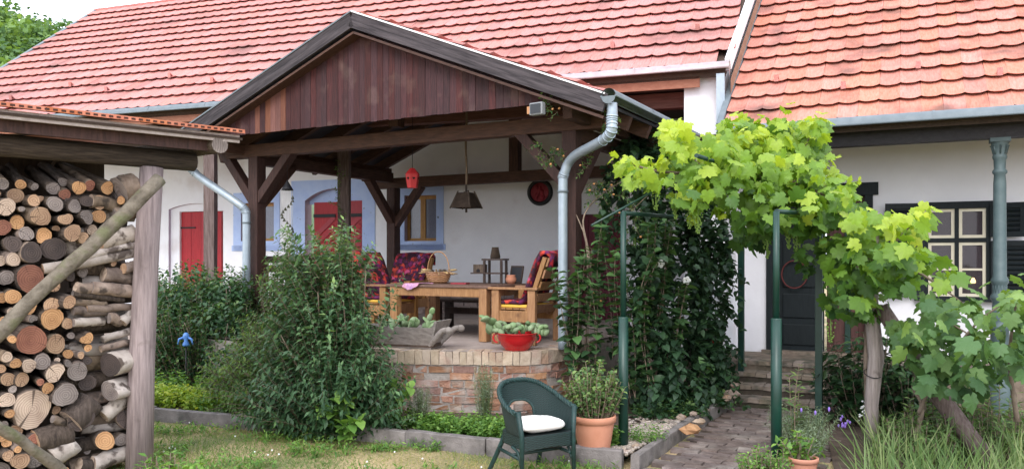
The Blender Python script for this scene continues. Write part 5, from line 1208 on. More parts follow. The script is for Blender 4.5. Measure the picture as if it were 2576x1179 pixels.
def log(a, z, r_, kind, depth, L, tilt=0, yaw=0, mat=None, label=None, squash=1):
    M = SH.mat(a, depth, z, yaw) @ Matrix.Rotation(R(90) - tilt, 4, 'X')      # local z points to the viewer side
    M = SH.mat(a, depth, z, yaw) @ Matrix.Rotation(tilt, 4, 'X') @ Matrix.Rotation(R(90), 4, 'X')
    b = MB(); n = 14; vs = []; ph = [random.uniform(0, 6.28) for _ in range(3)]
    am = (random.uniform(.03, .11), random.uniform(.02, .08)); wedge = random.random() < .16; wa = random.uniform(0, 6.28)
    prof = lambda t: 1 + am[0] * math.sin(2 * t + ph[0]) + am[1] * math.sin(3 * t + ph[1]) + .02 * math.sin(7 * t + ph[2]) - (.5 * max(0, math.cos(t - wa)) ** 1.5 if wedge else 0)
    for s in (0, -.06, -L * .5, -L):
        for j in range(n):
            t = 2 * math.pi * j / n; k = prof(t) * r_ * (1 if s < 0 else .975); vs.append(Vector((k * math.cos(t), k * squash * math.sin(t), s)))
    fs = [((i + 1) * n + j, (i + 1) * n + (j + 1) % n, i * n + (j + 1) % n, i * n + j) for i in range(3) for j in range(n)]
    b.add(vs, fs, True); b.f += [list(range(n)), list(range(4 * n - 1, 3 * n - 1, -1))]; b.sm += [False, False]; b.mi += [1, 1]
    return put('firewood_log', b.mesh('firewood_log', [mat or random.choice((M_bark, M_bark, M_rod)), END[kind]]), M)
hts = lambda z: 'near the ground' if z < .5 else 'low in the stack' if z < 1.0 else 'at mid height' if z < 1.6 else 'high under the roof'
szs = lambda r_: 'thick' if r_ > .085 else 'medium' if r_ > .055 else 'thin'
for x, y, rp_, k in ends:
    a, z, d = spot(x, y); r_ = rp_ * d / FPX
    if z < r_: z = r_ + .005
    tilt = R(16) if y < 490 else R(random.uniform(-2, 6)); dep = random.uniform(-.03, .06) + (.10 if y < 500 and y > 440 else 0)
    o = log(a, z, r_ * .97, k, dep, random.uniform(.5, .8), tilt, R(random.gauss(0, 6)))
    tag(o, f'{szs(r_)} firewood log with {LOGN[k]} sawn end {hts(z)}', 'log', f'{szs(r_)} {LOGN[k]} ended logs {hts(z)}'); placed.append((a, z, r_))
# poles and split pieces lying along the front beside the post
side = [(105, 678, 341, 636, .036, 'b'), (190, 652, 341, 615, .028, 'b'), (252, 610, 342, 588, .07, 'w'), (262, 688, 340, 700, .055, 'r'), (308, 674, 341, 668, .04, 'r'), (188, 722, 282, 727, .042, 'r'), (228, 722, 341, 735, .048, 'r'), (180, 738, 312, 755, .024, 'd'),
        (180, 760, 268, 765, .026, 'r'), (215, 776, 330, 772, .03, 'r'), (180, 782, 272, 785, .034, 'r'), (182, 810, 262, 808, .034, 'b'), (270, 798, 305, 806, .04, 'r'), (255, 850, 335, 832, .028, 'b'), (250, 876, 325, 860, .028, 'r'), (305, 810, 335, 790, .04, 'b'), (230, 505, 300, 520, .05, 'r'),
        (262, 1050, 320, 1000, .058, 'b'), (235, 1168, 325, 1140, .06, 'b'), (130, 1150, 190, 1120, .08, 'b'), (130, 1050, 165, 1065, .03, 'r'), (90, 1110, 180, 1090, .09, 'd'), (200, 1170, 260, 1178, .05, 'd'), (180, 1060, 235, 1010, .10, 'd'), (300, 480, 345, 470, .11, 'r'), (290, 545, 342, 530, .06, 'r')]
SM = {'b': M_birch, 'w': M_birch, 'r': M_rod, 'd': M_bark}; SN = {'b': 'pale barked', 'w': 'white peeling', 'r': 'brown', 'd': 'dark'}
for i, (x0, y0, x1, y1, r_, k) in enumerate(side):
    a0_, z0_, _ = spot(x0, y0); a1_, z1_, _ = spot(x1, y1); z0_ = max(z0_, r_); z1_ = max(z1_, r_)
    dd = .02 if r_ < .05 else .06; p, q = SH.p(a0_, dd, z0_), SH.p(a1_, dd + .03, z1_); n = 5
    b = MB(); b.tube([p.lerp(q, t / n) + Vector((0, 0, random.gauss(0, .004))) for t in range(n + 1)], [r_ * random.uniform(.93, 1.07) for _ in range(n + 1)], 10, wob=.04, mi_cap=1)
    o = b.build('firewood_branch', [SM[k], END[random.choice(('tan', 'pale', 'grey'))]]); zc = (z0_ + z1_) / 2
    tag(o, f'{SN[k]} branch lying sideways beside the grey shed post, {hts(zc)}', 'log', f'{SN[k]} sideways branches {hts(zc)}')
    for t in range(6): placed.append((a0_ + (a1_ - a0_) * t / 5, z0_ + (z1_ - z0_) * t / 5, r_))
# two big white logs at the foot of the post show their ends to the lawn
for (x, y, r_, k, mt, nm) in ((270, 915, .105, 'dark', M_birch, 'white barked log with a black sawn end beside the shed post'), (270, 978, .095, 'grey', M_birch, 'white barked log with a hollow grey end under the black ended log')):
    a, z, d = spot(x, y); o = log(a, z, r_, k, -.02, .34, R(4), R(-62), mt, squash=.82); tag(o, nm, 'log'); placed += [(a, z, r_), (a + .15, z, r_)]
for i in range(34):                            # a second layer of sideways wood behind the first
    z = .08 + (i % 17) * .122 + random.uniform(-.03, .03); r_ = random.uniform(.045, .068); dep = .17 + .14 * (i // 17); k = random.choice('rrdb')
    b = MB(); p, q = SH.p(-random.uniform(.42, .60), dep, z), SH.p(-.04 - random.uniform(0, .05), dep + random.uniform(-.04, .04), z + random.uniform(-.05, .05))
    b.tube([p, p.lerp(q, .5), q], [r_, r_ * 1.05, r_ * .95], 10, wob=.05, mi_cap=1); o = b.build('firewood_branch', [SM[k], END['grey']])
    tag(o, f'{SN[k]} branch lying deep behind the sideways wood, {hts(z)}', 'log', f'{SN[k]} deep sideways branches {hts(z)}')
random.seed(21); cnt = 0
for rr_, tries in ((.075, 500), (.055, 900), (.04, 1500), (.028, 1800)):
    for _ in range(tries):
        a, z = random.uniform(-1.75, -.12), random.uniform(.03, 2.12); r_ = rr_ * random.uniform(.85, 1.15)
        if z < r_ or z > 2.2 - .12 * (a > -.35): continue
        if all((a - q[0]) ** 2 + (z - q[1]) ** 2 > (r_ * .96 + q[2] * .93) ** 2 for q in placed) and cnt < 200:
            k = random.choice(('tan', 'orange', 'grey', 'grey', 'red', 'dark', 'tan', 'pale')); cnt += 1
            o = log(a, z, r_, k, random.uniform(.0, .14), random.uniform(.5, .75), R(random.uniform(-6, 3)), R(random.gauss(0, 6)))
            tag(o, f'{szs(r_)} firewood log with {LOGN[k]} sawn end {hts(z)}', 'log', f'{szs(r_)} {LOGN[k]} ended logs {hts(z)}'); placed.append((a, z, r_))

# ---------------------------------------------------------------- vine arbor of green steel tube
ab = empty('vine_arbor', (1.6, 7.2, 0), 'green steel tube arbor carrying the grape vine over the path', 'arbor')
def steel(x, y, ztop, thick=True, zs=None):
    r1 = .040 if thick else .034
    if thick:
        po = part('post', lambda b: b.tube([(x, y, -.02), (x, y, zs)], r1, 14), M_green, ab)
        part('collar', lambda b: b.lathe(T((x, y, zs)), [(r1, -.005), (r1, .004), (.024, .010), (.024, .0)], 14), M_green, po)
        part('upper_tube', lambda b: b.tube([(x, y, zs), (x, y, ztop)], .024, 12), M_green, po)
    else: part('post', lambda b: b.box(T((x, y, 0)) @ Matrix.Rotation(-R(28.5), 4, 'Z'), -.032, .032, -.032, .032, -.02, ztop), M_green, ab, .004)
PA = Vector((.905, 6.56, 0)); PB = Vector((1.965, 6.0, 0)); PC = Vector((2.94, 7.73, 0)); PE = Vector((2.05, 9.05, 0)); PD = Vector((2.63, 9.26, 0)); PF = Vector((4.1, 9.85, 0))
steel(PA.x, PA.y, 1.98, True, 1.12); steel(PB.x, PB.y, 1.95, True, 1.15)
steel(PC.x, PC.y, 2.1, False); steel(PE.x, PE.y, 2.1, False); steel(PD.x, PD.y, 2.1, False); steel(PF.x, PF.y, 2.1, False)
Z2 = 2.08
for p, q in ((PE, PC),): 
    m_ = (p + q) / 2; part('arch', lambda b: b.tube(bez([p + Vector((0, 0, 1.97)), p.lerp(q, .2) + Vector((0, 0, 2.25)), m_ + Vector((0, 0, 2.4)), p.lerp(q, .8) + Vector((0, 0, 2.25)), q + Vector((0, 0, 1.97))], 6), .020, 8), M_green, ab)
for p, q, z in ((PA, PE, 1.97), (PB, PC, 1.95), (PA.lerp(PB, .5), PE.lerp(PC, .5), 2.40)): part('purlin', lambda b: b.tube([p + Vector((0, 0, z)), q + Vector((0, 0, z + .08))], .018, 8), M_green, ab)
part('purlin', lambda b: b.tube([PA + Vector((-.28, -.2, 1.86)), PA + Vector((.35, .3, 2.2))], .009, 8), M_green, ab)
# grey timber supports of the vine
vp = empty('vine_prop', at(2195, 1130, 6.75), 'weathered grey timber post with leaning strut holding up the vine', 'post')
P0 = at(2195, 1130, 6.75); P0.z = -.02
part('post', lambda b: b.tube([P0, P0 + Vector((-.01, 0, .4)), P0 + Vector((.03, 0, .8)), P0 + Vector((-.01, 0, 1.2)), P0 + Vector((0, 0, 2.0))], [.050, .055, .063, .056, .052], 12, wob=.05), M_prop, vp)
Q0 = at(2500, 1160, 6.2); Q0.z = -.02
part('strut', lambda b: b.tube([Q0, Q0.lerp(P0 + Vector((0, -.06, 1.25)), .5) + Vector((0, 0, -.03)), P0 + Vector((.04, -.06, 1.22))], [.075, .07, .06], 12, wob=.06), M_oldpost, vp)
part('wire', lambda b: b.tube([P0 + Vector((.066 * math.cos(t), .066 * math.sin(t), .66 + .03 * math.sin(t))) for t in [k * .45 for k in range(15)]], .004, 5), M_iron, vp)

# ---------------------------------------------------------------- pots, stones
def pot(name, label, p, r_, h, mat=M_terra):
    e = empty(name, p, label, 'plant pot'); b = MB()
    b.lathe(T(p), [(0, 0), (r_ * .68, 0), (r_ * .72, .02), (r_ * .93, h * .80), (r_ * .93, h * .83), (r_ * 1.02, h * .84), (r_ * 1.03, h * .97), (r_ * 1.0, h), (r_ * .93, h), (r_ * .90, h * .85), (0, h * .85)], 32); b.build('body', mat, e)
    part('soil', lambda b: b.lathe(T(p), [(0, h * .9), (r_ * .91, h * .88)], 24), M_soil, e); return e
bigpot = at(1494, 1150, 6.42); bigpot.z = .05
pot('terracotta_pot', 'large terracotta pot with leafy herb beside the wicker chair', bigpot, .172, .31)
smallpot = at(2020, 1179, 5.75); smallpot.z = -.01
pot('terracotta_pot', 'small terracotta pot by the green post at the path', smallpot, .105, .20)
redpot = RH.p(-.62, -.75, PZ); pot('red_pot', 'red plant pot on the veranda edge behind the climber', redpot + Vector((0, 0, .10)), .115, .21, M_redenamel)
b = MB(); b.box(RH.mat(-.62, -.75, 0), -.24, .20, -.20, .20, 0, PZ + .10); tag(b.build('brick_pedestal', M_step, None), 'low brick pedestal at the steps carrying the red pot', 'pedestal')
def rock(x, y, d, r_, label, seed, mat=M_stone):
    random.seed(seed); p = at(x, y, d); p.z = max(.03, p.z)
    b = MB(); b.ball(p, r_, (1.25, .9, .68), 6, 4, .24, smooth=False); tag(b.build('rock', mat), label, 'stone')
M_orange = pm('ochre_stone', (.34, .17, .085, 1), (.48, .28, .16, 1), 7, .9, .4, var=.1)
rock(1735, 1078, 7.0, .07, 'ochre angular rock lying on the gravel by the path kerb', 1, M_orange)
rock(1760, 1060, 7.2, .045, 'greyish rock behind the ochre rock on the gravel', 2)
for i, (x, y, d, r_, lb) in enumerate([(1838, 990, 8.35, .10, 'stacked field stone at the foot of the steps, lowest one'), (1846, 968, 8.45, .075, 'stacked field stone at the steps on top of the lower one'), (1830, 1000, 8.2, .07, 'pinkish stone in front of the stacked stones'), (1715, 1048, 7.3, .06, 'brown rock in the dark leaves beside gravel'),
        (1745, 1040, 7.5, .05, 'reddish rock in the leaves beside gravel'), (1575, 1135, 6.35, .05, 'pale rock at the foot of the green post'), (1535, 1150, 6.25, .055, 'pale rock between big terracotta pot and green post'), (1400, 1135, 6.5, .05, 'pale rock behind the wicker chair leg'), (1775, 1030, 7.9, .055, 'tan rock near the upper end of path kerb'), (1600, 1120, 6.5, .045, 'small tan rock on the gravel near the post')]):
    rock(x, y, d, r_ * .68, lb, 10 + i)
random.seed(5)
# gravel: too many to count
v8 = MB(); v8.ball((0, 0, 0), 1, (1, .8, .6), 6, 4); A = np.array([tuple(q) for q in v8.v]); Fq = v8.f
V = []; Fc = []; var = []; k = 0
for _ in range(2600):
    t = random.random(); s = abs(random.gauss(0, .20)) + .05
    p = KC.lerp(KE, t) + Vector((-.879 * s, .477 * s, 0)); sz = random.uniform(.008, .024)
    q = A * sz; an = random.uniform(0, 6.28); c_, s_ = math.cos(an), math.sin(an); q = np.stack([q[:, 0] * c_ - q[:, 1] * s_, q[:, 0] * s_ + q[:, 1] * c_, q[:, 2]], 1)
    V.append(q + np.array([p.x, p.y, .075 + .02 * t + random.uniform(0, .012)])); Fc += [tuple(i + k * len(A) for i in g) for g in Fq]; var += [random.random()] * len(A); k += 1
me = bpy.data.meshes.new('gravel'); me.from_pydata(np.concatenate(V).tolist(), [], Fc); me.materials.append(M_pebble); me.polygons.foreach_set('use_smooth', [True] * len(me.polygons))
a_ = me.attributes.new('var', 'FLOAT', 'POINT'); a_.data.foreach_set('value', var)
o = bpy.data.objects.new('gravel', me); COL.objects.link(o); tag(o, 'pale pebble gravel strip along the path kerb', 'gravel', kind='stuff')

# ---------------------------------------------------------------- planting
EYE = (0, 0, CAMZ); random.seed(77)
def ub(): return random.uniform(-1, 1)
def shrub(name, label, c, h, rx, ry, n, leaf, size, mat, cat='shrub', base_r=.25, arch=.12, step=.05, wid=1.0, v=(.15, .6), start=.25, stem=.006, tipv=.2, droop=.0, hmin=.35, spread=.9, group=None, stem_mat=None, drop=.25):
    c = Vector(c); e = empty(name, c, label, cat, group); P = Plant()
    for _ in range(n):
        t = random.uniform(0, 6.28); k = math.sqrt(random.random()); hh = h * random.uniform(hmin, 1) * (1 - .35 * k * k)
        b0 = c + Vector((math.cos(t) * rx * k * base_r, math.sin(t) * ry * k * base_r, 0))
        tp = c + Vector((math.cos(t) * rx * k, math.sin(t) * ry * k, hh - droop * k * h))
        P.shoot(b0, tp, arch, step, size, start, v0=v[0], v1=v[1], stem=stem, tipv=tipv, spread=spread, drop=drop)
    P.build('foliage', leaf, mat, e, wid, stem_mat or M_twig, 'stems'); return e
# the big dark shrub before the terrace
e = empty('privet_shrub', at(850, 1060, 7.35).xy.to_3d(), 'tall dark green shrub with narrow leaves before the brick terrace', 'shrub')
P = Plant(); c0 = Vector((at(850, 1060, 7.45).x, 7.45, 0))
for (x, y, rx, n, d) in ((860, 880, 120, 190, 7.3), (810, 800, 125, 170, 7.5), (865, 740, 85, 110, 7.55), (845, 660, 70, 70, 7.6), (770, 930, 110, 140, 7.4), (915, 960, 90, 120, 7.2), (830, 1010, 130, 150, 7.1), (740, 760, 70, 60, 7.6), (690, 960, 70, 90, 7.45), (660, 1030, 70, 60, 7.35), (960, 1010, 60, 60, 7.15), (700, 860, 60, 60, 7.55), (860, 590, 30, 12, 7.65), (730, 660, 60, 50, 7.7), (790, 600, 25, 8, 7.7), (935, 640, 25, 8, 7.5), (720, 580, 14, 5, 7.7)):
    for _ in range(n):
        tp = at(x + random.gauss(0, .55) * rx, y + random.gauss(0, .55) * rx * .8, d + random.gauss(0, .22)); tp.z = max(.08, tp.z)
        bs = Vector((c0.x + (tp.x - c0.x) * .45 + random.gauss(0, .07), c0.y + (tp.y - c0.y) * .4, max(.02, tp.z - random.uniform(.3, .7))))
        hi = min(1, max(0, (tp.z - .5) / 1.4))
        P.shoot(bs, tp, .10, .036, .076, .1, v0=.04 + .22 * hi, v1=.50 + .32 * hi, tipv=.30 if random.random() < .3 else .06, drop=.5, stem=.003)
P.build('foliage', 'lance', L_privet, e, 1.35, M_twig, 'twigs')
b = MB()
for k in range(11):
    tp = c0 + Vector((random.gauss(0, .28), random.gauss(0, .2), random.uniform(.9, 1.7))); b.tube(bez([c0 + Vector((random.gauss(0, .08), random.gauss(0, .06), -.02)), c0.lerp(tp, .5) + Vector((random.gauss(0, .06), 0, 0)), tp], 4), [.014, .013, .012, .011, .01, .009, .008, .006, .004], 6)
b.build('stems', M_twig, e)
# feathery shrub to its left
shrub('feathery_shrub', 'light feathery green shrub left of the tall dark shrub', (-2.42, 8.25, .05), 1.2, .80, .6, 520, 'lance', .062, L_feather, arch=.18, wid=1.25, step=.035, v=(.1, .7), droop=.25, hmin=.25)
shrub('feathery_shrub', 'low light green shrub drooping over the lawn kerb', (-2.1, 7.8, .05), .78, .72, .4, 380, 'lance', .060, L_feather, arch=.2, wid=1.25, step=.035, v=(.05, .55), droop=.3, hmin=.25)
# roses at the back left
for (x, d, h, r_, n, lb) in ((470, 10.6, 1.60, .60, 380, 'rose bush before the small red plank door'), (572, 10.3, 1.55, .52, 360, 'rose bush in front of left downspout'), (425, 10.2, 1.45, .42, 220, 'rose bush next to the grey shed post'), (520, 9.7, 1.15, .80, 420, 'low rose bush under the taller roses')):
    shrub('rose_bush', lb, (at(x, 0, d).x, d, .05), h, r_, .4, n, 'ovate', .062, L_rose, arch=.15, step=.042, base_r=.6, v=(.05, .6), hmin=.3, tipv=.35)
for (x, y, rx, ry, d, n, lb) in ((500, 735, 70, 75, 10.1, 900, 'round dense rose bush crown under the red door'), (575, 740, 42, 75, 10.0, 620, 'round rose bush crown against the downspout'), (440, 790, 45, 80, 9.9, 620, 'round rose bush crown beside the shed post'), (540, 830, 75, 60, 9.5, 760, 'low round rose bush beside the feathery shrub'), (600, 900, 60, 60, 9.0, 600, 'round green bush in front of the terrace corner')):
    c = at(x, y, d); e = empty('rose_bush', Vector((c.x, c.y, .05)), lb, 'shrub'); P = Plant(); k_ = d / FPX
    for q in range(9):
        cc = c + Vector((random.gauss(0, .45) * rx * k_, random.gauss(0, .15), random.gauss(0, .45) * ry * k_)); r_ = random.uniform(.14, .26); P.blob(cc, (r_ * 1.2, r_, r_), n // 9, .06, v0=.05, v1=.65, lift=.25, out=.8)
    P.build('foliage', 'ovate', L_rose, e)
    part('stems', lambda b: [b.tube([Vector((c.x + random.gauss(0, .05), c.y, 0)), c + Vector((random.gauss(0, .2), random.gauss(0, .1), .1))], [.012, .005], 6) for _ in range(6)], M_twig, e)
b = MB()
for k in range(6):
    p = at(random.uniform(412, 600), random.uniform(700, 880), 10.2 + ub() * .2); b.ball(p, .028, (1, 1, .7), 6, 4, .15)
o = b.build('rose_blossoms', M_fl_white); tag(o, 'scattered small white roses on the bushes at the back', 'flowers', kind='stuff')
shrub('reddish_rose', 'young rose shoots with yellowish tips before the red door', (at(458, 0, 10.1).x, 10.1, .6), .98, .16, .12, 14, 'ovate', .05, L_yellow, step=.05, v=(.2, .9), hmin=.6)
# climbing rose on the pavilion side and on the old loggia post
for (x, y0, y1, d, r_, n, lb, mt) in ((728, 760, 560, 9.6, .16, 34, 'climbing rose below the wind chime', L_feather), (690, 760, 610, 9.9, .2, 40, 'pale climbing rose beside the left pavilion post', L_feather)):
    z0, z1 = at(x, y0, d).z, at(x, y1, d).z; shrub('climbing_rose', lb, (at(x, 0, d).x, d, TER), z1 - TER, r_, r_, n, 'ovate', .05, mt, v=(.1, .6), hmin=.5, base_r=.5)
e = empty('post_creeper', HS.p(HS.ax(866, .5), .36, .6), 'thin creeper climbing the old grey loggia post', 'creeper'); P = Plant()
for k in range(26):
    z = 1.5 + k * .057; q = HS.p(HS.ax(866, .5) + random.gauss(0, .03), .37, z); P.shoot(q, q + Vector((random.gauss(0, .07), -.05, random.uniform(.04, .12))), .1, .03, .04, 0, v0=.2, v1=.7, stem=.002)
P.build('foliage', 'ovate', L_feather, e, 1, M_twig, 'stems')
# ground cover in the bed
def cover(name, label, pts, n, size, mat, h=.10, leaf='ovate', wid=1.0):
    P = Plant(); e = empty(name, pts[0][0], label, 'ground cover')
    e['kind'] = 'stuff'
    for _ in range(n):
        c, rx, ry = random.choice(pts); k = math.sqrt(random.random()); t = random.uniform(0, 6.28)
        b0 = Vector(c) + Vector((math.cos(t) * rx * k, math.sin(t) * ry * k, 0)); P.shoot(b0, b0 + Vector((random.gauss(0, .04), random.gauss(0, .04), h * random.uniform(.4, 1.2))), .0, .03, size, .2, v0=.1, v1=.8, stem=0)
    o = P.build(name, leaf, mat, None, wid); COL.objects.unlink(e); bpy.data.objects.remove(e); return tag(o, label, 'ground cover', kind='stuff')
def along(p, q, n, w, off=.25, z=.06):
    p, q = Vector(p), Vector(q); d = (q - p).normalized(); s = Vector((-d.y, d.x, 0)); return [((p.lerp(q, (k + .5) / n) + s * off + Vector((0, 0, z))), (q - p).length / n * .7, w) for k in range(n)]
cover('mint_cover', 'fresh green mint covering the bed behind the lawn kerb', along((-.9, 7.02, 0), (.75, 6.35, 0), 7, .22, .28), 1000, .042, L_mint, .13)
cover('nettle_cover', 'green ground cover under the shrubs behind the kerb', along((-3.2, 7.98, 0), (-1.0, 7.1, 0), 8, .18, .25), 620, .045, L_mint, .15)
cover('yellow_cover', 'yellow green low plants in the bed beside the shed post', along((-4.3, 8.5, 0), (-2.9, 7.85, 0), 5, .25, .35), 560, .050, L_yellow, .15)
cover('bed_weeds', 'small weeds scattered on the soil under the rose bushes', [((-4.2, 10.0, .08), .9, .7), ((-3.6, 9.3, .08), .5, .5)], 240, .05, L_mint, .2)
cover('gravel_weed', 'clump of green weed growing in the gravel', [((1.12, 6.72, .07), .15, .12)], 110, .022, L_mint, .12)
cover('climber_foot', 'dark leaves spreading at the foot of climber', [((1.5, 7.75, .08), .35, .25), ((2.0, 8.3, .08), .25, .25)], 200, .055, L_rose, .16)
# broad leaf sprigs
for (x, y, d, n, lb) in ((850, 1040, 6.95, 5, 'broad bright leaves sticking out low before dark shrub'), (990, 1000, 7.3, 7, 'broad bright leaves right of the dark shrub before bricks'), (860, 1080, 6.85, 4, 'broad green leaves hanging over the lawn kerb')):
    c = at(x, y, d); e = empty('broadleaf_sprig', c, lb, 'plant'); P = Plant()
    for _ in range(n): P.shoot(c + Vector((ub() * .05, 0, -.05)), c + Vector((ub() * .18, -.06, random.uniform(.02, .16))), .2, .075, .095, .2, v0=.35, v1=.8, stem=.003, taper=.2)
    P.build('leaves', 'heart', L_mint, e, 1, M_stem, 'stems')
# lavender
def lavender(name, label, c, h, r_, n, vio=0, mat=L_lav):
    c = Vector(c); e = empty(name, c, label, 'lavender'); P = Plant()
    for _ in range(n):
        t = random.uniform(0, 6.28); k = random.random(); q = c + Vector((math.cos(t) * r_ * k * .4, math.sin(t) * r_ * k * .4, 0)); tp = c + Vector((math.cos(t) * r_ * k, math.sin(t) * r_ * k, h * random.uniform(.6, 1)))
        P.shoot(q, tp, .05, .022, .034, .1, v0=.1, v1=.9, stem=.002, spread=.6)
    P.build('foliage', 'lance', mat, e, .6, M_stem, 'stems')
    if vio:
        b = MB()
        for _ in range(vio):
            q = c + Vector((ub() * r_, ub() * r_, h * random.uniform(.85, 1.1))); b.ball(q, .010, (1, 1, 2), 5, 4)
        b.build('blossoms', M_fl_violet, e)
lavender('lavender', 'tall grey green lavender against the brick wall', (at(1220, 0, 7.35).x, 7.35, .06), .58, .13, 60); lavender('lavender', 'low grey lavender tuft left of the tall one', (at(1055, 0, 7.4).x, 7.4, .06), .38, .14, 50)
lavender('lavender', 'wide lavender clump beside the green post by the path', (2.36, 6.55, 0), .40, .30, 190, 3)
lavender('lavender', 'lavender sprigs behind the small terracotta pot', (2.22, 6.1, 0), .34, .2, 70, 0)
# herbs in the pots
shrub('potted_herb', 'leafy green herb filling the large terracotta pot', bigpot + Vector((0, 0, .27)), .50, .26, .22, 90, 'ovate', .045, L_feather, 'herb', base_r=.5, v=(.1, .75), step=.032, hmin=.4)
shrub('potted_plant', 'small trailing plant in the small terracotta pot', smallpot + Vector((-.02, .03, .17)), .20, .17, .10, 20, 'ovate', .06, L_mint, 'plant', base_r=.4, v=(.2, .8), step=.04)
shrub('boxwood_plant', 'bright green leafy plant beside small pot at the path edge', (at(1925, 0, 5.5).x, 5.5, 0), .34, .20, .2, 120, 'ovate', .034, L_mint, 'plant', base_r=.6, v=(.05, .75), step=.026, hmin=.4)
shrub('tall_weed', 'single tall weed stem by the green post before the steps', (at(2000, 0, 6.5).x, 6.5, 0), .92, .06, .05, 3, 'lance', .085, L_feather, 'weed', v=(.3, .8), step=.05, hmin=.9)
shrub('red_pot_plant', 'thin plant hanging over the red pot on the pedestal', redpot + Vector((0, 0, .30)), .2, .16, .16, 16, 'ovate', .04, L_climb, 'plant', v=(.2, .9))
shrub('peony_bush', 'dense dark glossy bush right of the steps', (at(2185, 0, 7.75).x, 7.75, .02), .92, .52, .42, 120, 'lance', .135, L_peony, arch=.12, step=.075, wid=1.55, v=(.1, .75), hmin=.45, base_r=.5, drop=.5)
shrub('peony_bush', 'low dark leafy bush behind the timber vine post', (at(2290, 0, 7.5).x, 7.5, .02), .70, .35, .35, 60, 'lance', .12, L_peony, arch=.12, step=.075, wid=1.5, v=(.1, .75), hmin=.45, base_r=.5, drop=.5)
e = empty('white_flowers', at(2172, 1040, 7.2), 'cluster of small white flowers before the dark bush', 'flowers')
b = MB()
for k in range(26): b.ball(at(2172 + random.gauss(0, 8), 1035 + random.gauss(0, 14), 7.2 + ub() * .03), .011, (1, 1, .7), 6, 4, .2)
b.build('blossoms', M_fl_white, e); part('stem', lambda b: [b.tube([at(2172 + k * 3, 1110, 7.2), at(2172 + k * 5, 1040, 7.2)], .003, 5) for k in (-1, 0, 1)], M_stem, e)
b = MB()
for k in range(14): b.ball(at(2122 + random.gauss(0, 6), 1062 + random.gauss(0, 8), 7.0), .011, (1, 1, 1.4), 5, 4, .2)
tag(b.build('violet_flowers', M_fl_violet), 'tuft of small violet flowers near the timber post', 'flowers', kind='stuff')
for (x, y, d, h, r_, n, lb) in ((2380, 1040, 6.6, .55, .4, 80, 'green weeds under the leaning strut'), (2500, 1030, 6.6, .6, .45, 90, 'tall green weeds right of the leaning strut'), (2300, 1080, 6.4, .4, .3, 50, 'low weeds between timber post and strut')):
    shrub('garden_weeds', lb, (at(x, 0, d).x, d, 0), h, r_, .35, n, 'lance', .085, L_feather, 'weeds', v=(.1, .7), step=.05, hmin=.4, base_r=.8)
shrub('lawn_weeds', 'bright leafy weeds at the foot of the shed post', (at(450, 0, 5.35).x, 5.35, 0), .26, .30, .25, 90, 'ovate', .07, L_mint, 'weeds', v=(.2, .85), step=.05, hmin=.4, base_r=.8)
shrub('lawn_weeds', 'leafy weeds right against the shed post', (at(390, 0, 5.7).x, 5.8, 0), .22, .16, .16, 30, 'lance', .08, L_mint, 'weeds', v=(.1, .7), step=.05, hmin=.4, base_r=.8)

# ---- the climber between pavilion and veranda
cl = empty('dark_climber', (1.55, 8.3, .05), 'dense dark green climber on stems beside the pavilion', 'climber')
P = Plant()
for (x, y, rx, ry, d, n) in ((1610, 400, 60, 50, 9.3, 60), (1560, 470, 60, 40, 8.9, 26), (1680, 480, 80, 80, 8.9, 64), (1630, 600, 60, 80, 8.5, 44), (1705, 620, 95, 120, 8.7, 90), (1780, 600, 55, 120, 9.0, 62), (1795, 720, 44, 120, 9.1, 56), (1630, 740, 50, 110, 8.2, 40), (1715, 790, 90, 120, 8.6, 84), (1640, 890, 70, 100, 8.0, 44), (1735, 920, 85, 80, 8.5, 56), (1790, 900, 48, 70, 8.8, 60), (1530, 540, 30, 40, 8.5, 8), (1690, 980, 110, 40, 8.0, 50)):
    for _ in range(n):
        t = random.uniform(0, 6.28); k = math.sqrt(random.random()); q = at(x + rx * k * math.cos(t), y + ry * k * math.sin(t), d + random.gauss(0, .22)); q.z = max(.1, q.z)
        ln_ = random.uniform(.12, .38); P.shoot(q, q + Vector((random.gauss(0, .10), random.gauss(-.05, .08), random.choice((-1, 1, -1)) * ln_)), .05, .055, .080, 0, v0=.0, v1=.60, tipv=.08, stem=.0025, drop=.9)
P2 = Plant()
for (x0, y0, x1, y1, d, n) in ((1440, 960, 1440, 690, 7.75, 5), (1455, 850, 1475, 640, 7.8, 5), (1490, 960, 1500, 720, 7.75, 4), (1510, 800, 1520, 560, 8.0, 3), (1540, 900, 1535, 640, 7.9, 2), (1590, 1000, 1560, 640, 7.7, 4), (1620, 800, 1640, 560, 7.8, 5), (1660, 820, 1690, 560, 8.0, 6), (1640, 980, 1610, 760, 7.7, 4), (1700, 900, 1720, 720, 8.0, 4), (1600, 760, 1650, 640, 7.7, 2), (1740, 1000, 1780, 930, 8.1, 3), (1430, 870, 1395, 690, 7.7, 2), (1700, 1010, 1735, 960, 7.9, 3), (1470, 1000, 1480, 930, 7.5, 2)):
    for _ in range(n): P2.shoot(at(x0 + ub() * 10, y0, d), at(x1 + ub() * 18, y1 + ub() * 15, d + ub() * .1), .05, .07, .098, .1, v0=.40, v1=.95, stem=.004, drop=.8, taper=.4)
for k in ('pos', 'dir', 'up', 'size', 'var', 'paths'): getattr(P, k).extend(getattr(P2, k))
P.parts('leaf', 'heart', L_climb, cl, EYE, 300, 'foliage')
b = MB()
for pts, r_ in P2.paths: b.tube(pts, [r_ * (1 - .6 * i / (len(pts) - 1)) for i in range(len(pts))], 5, cap=False)
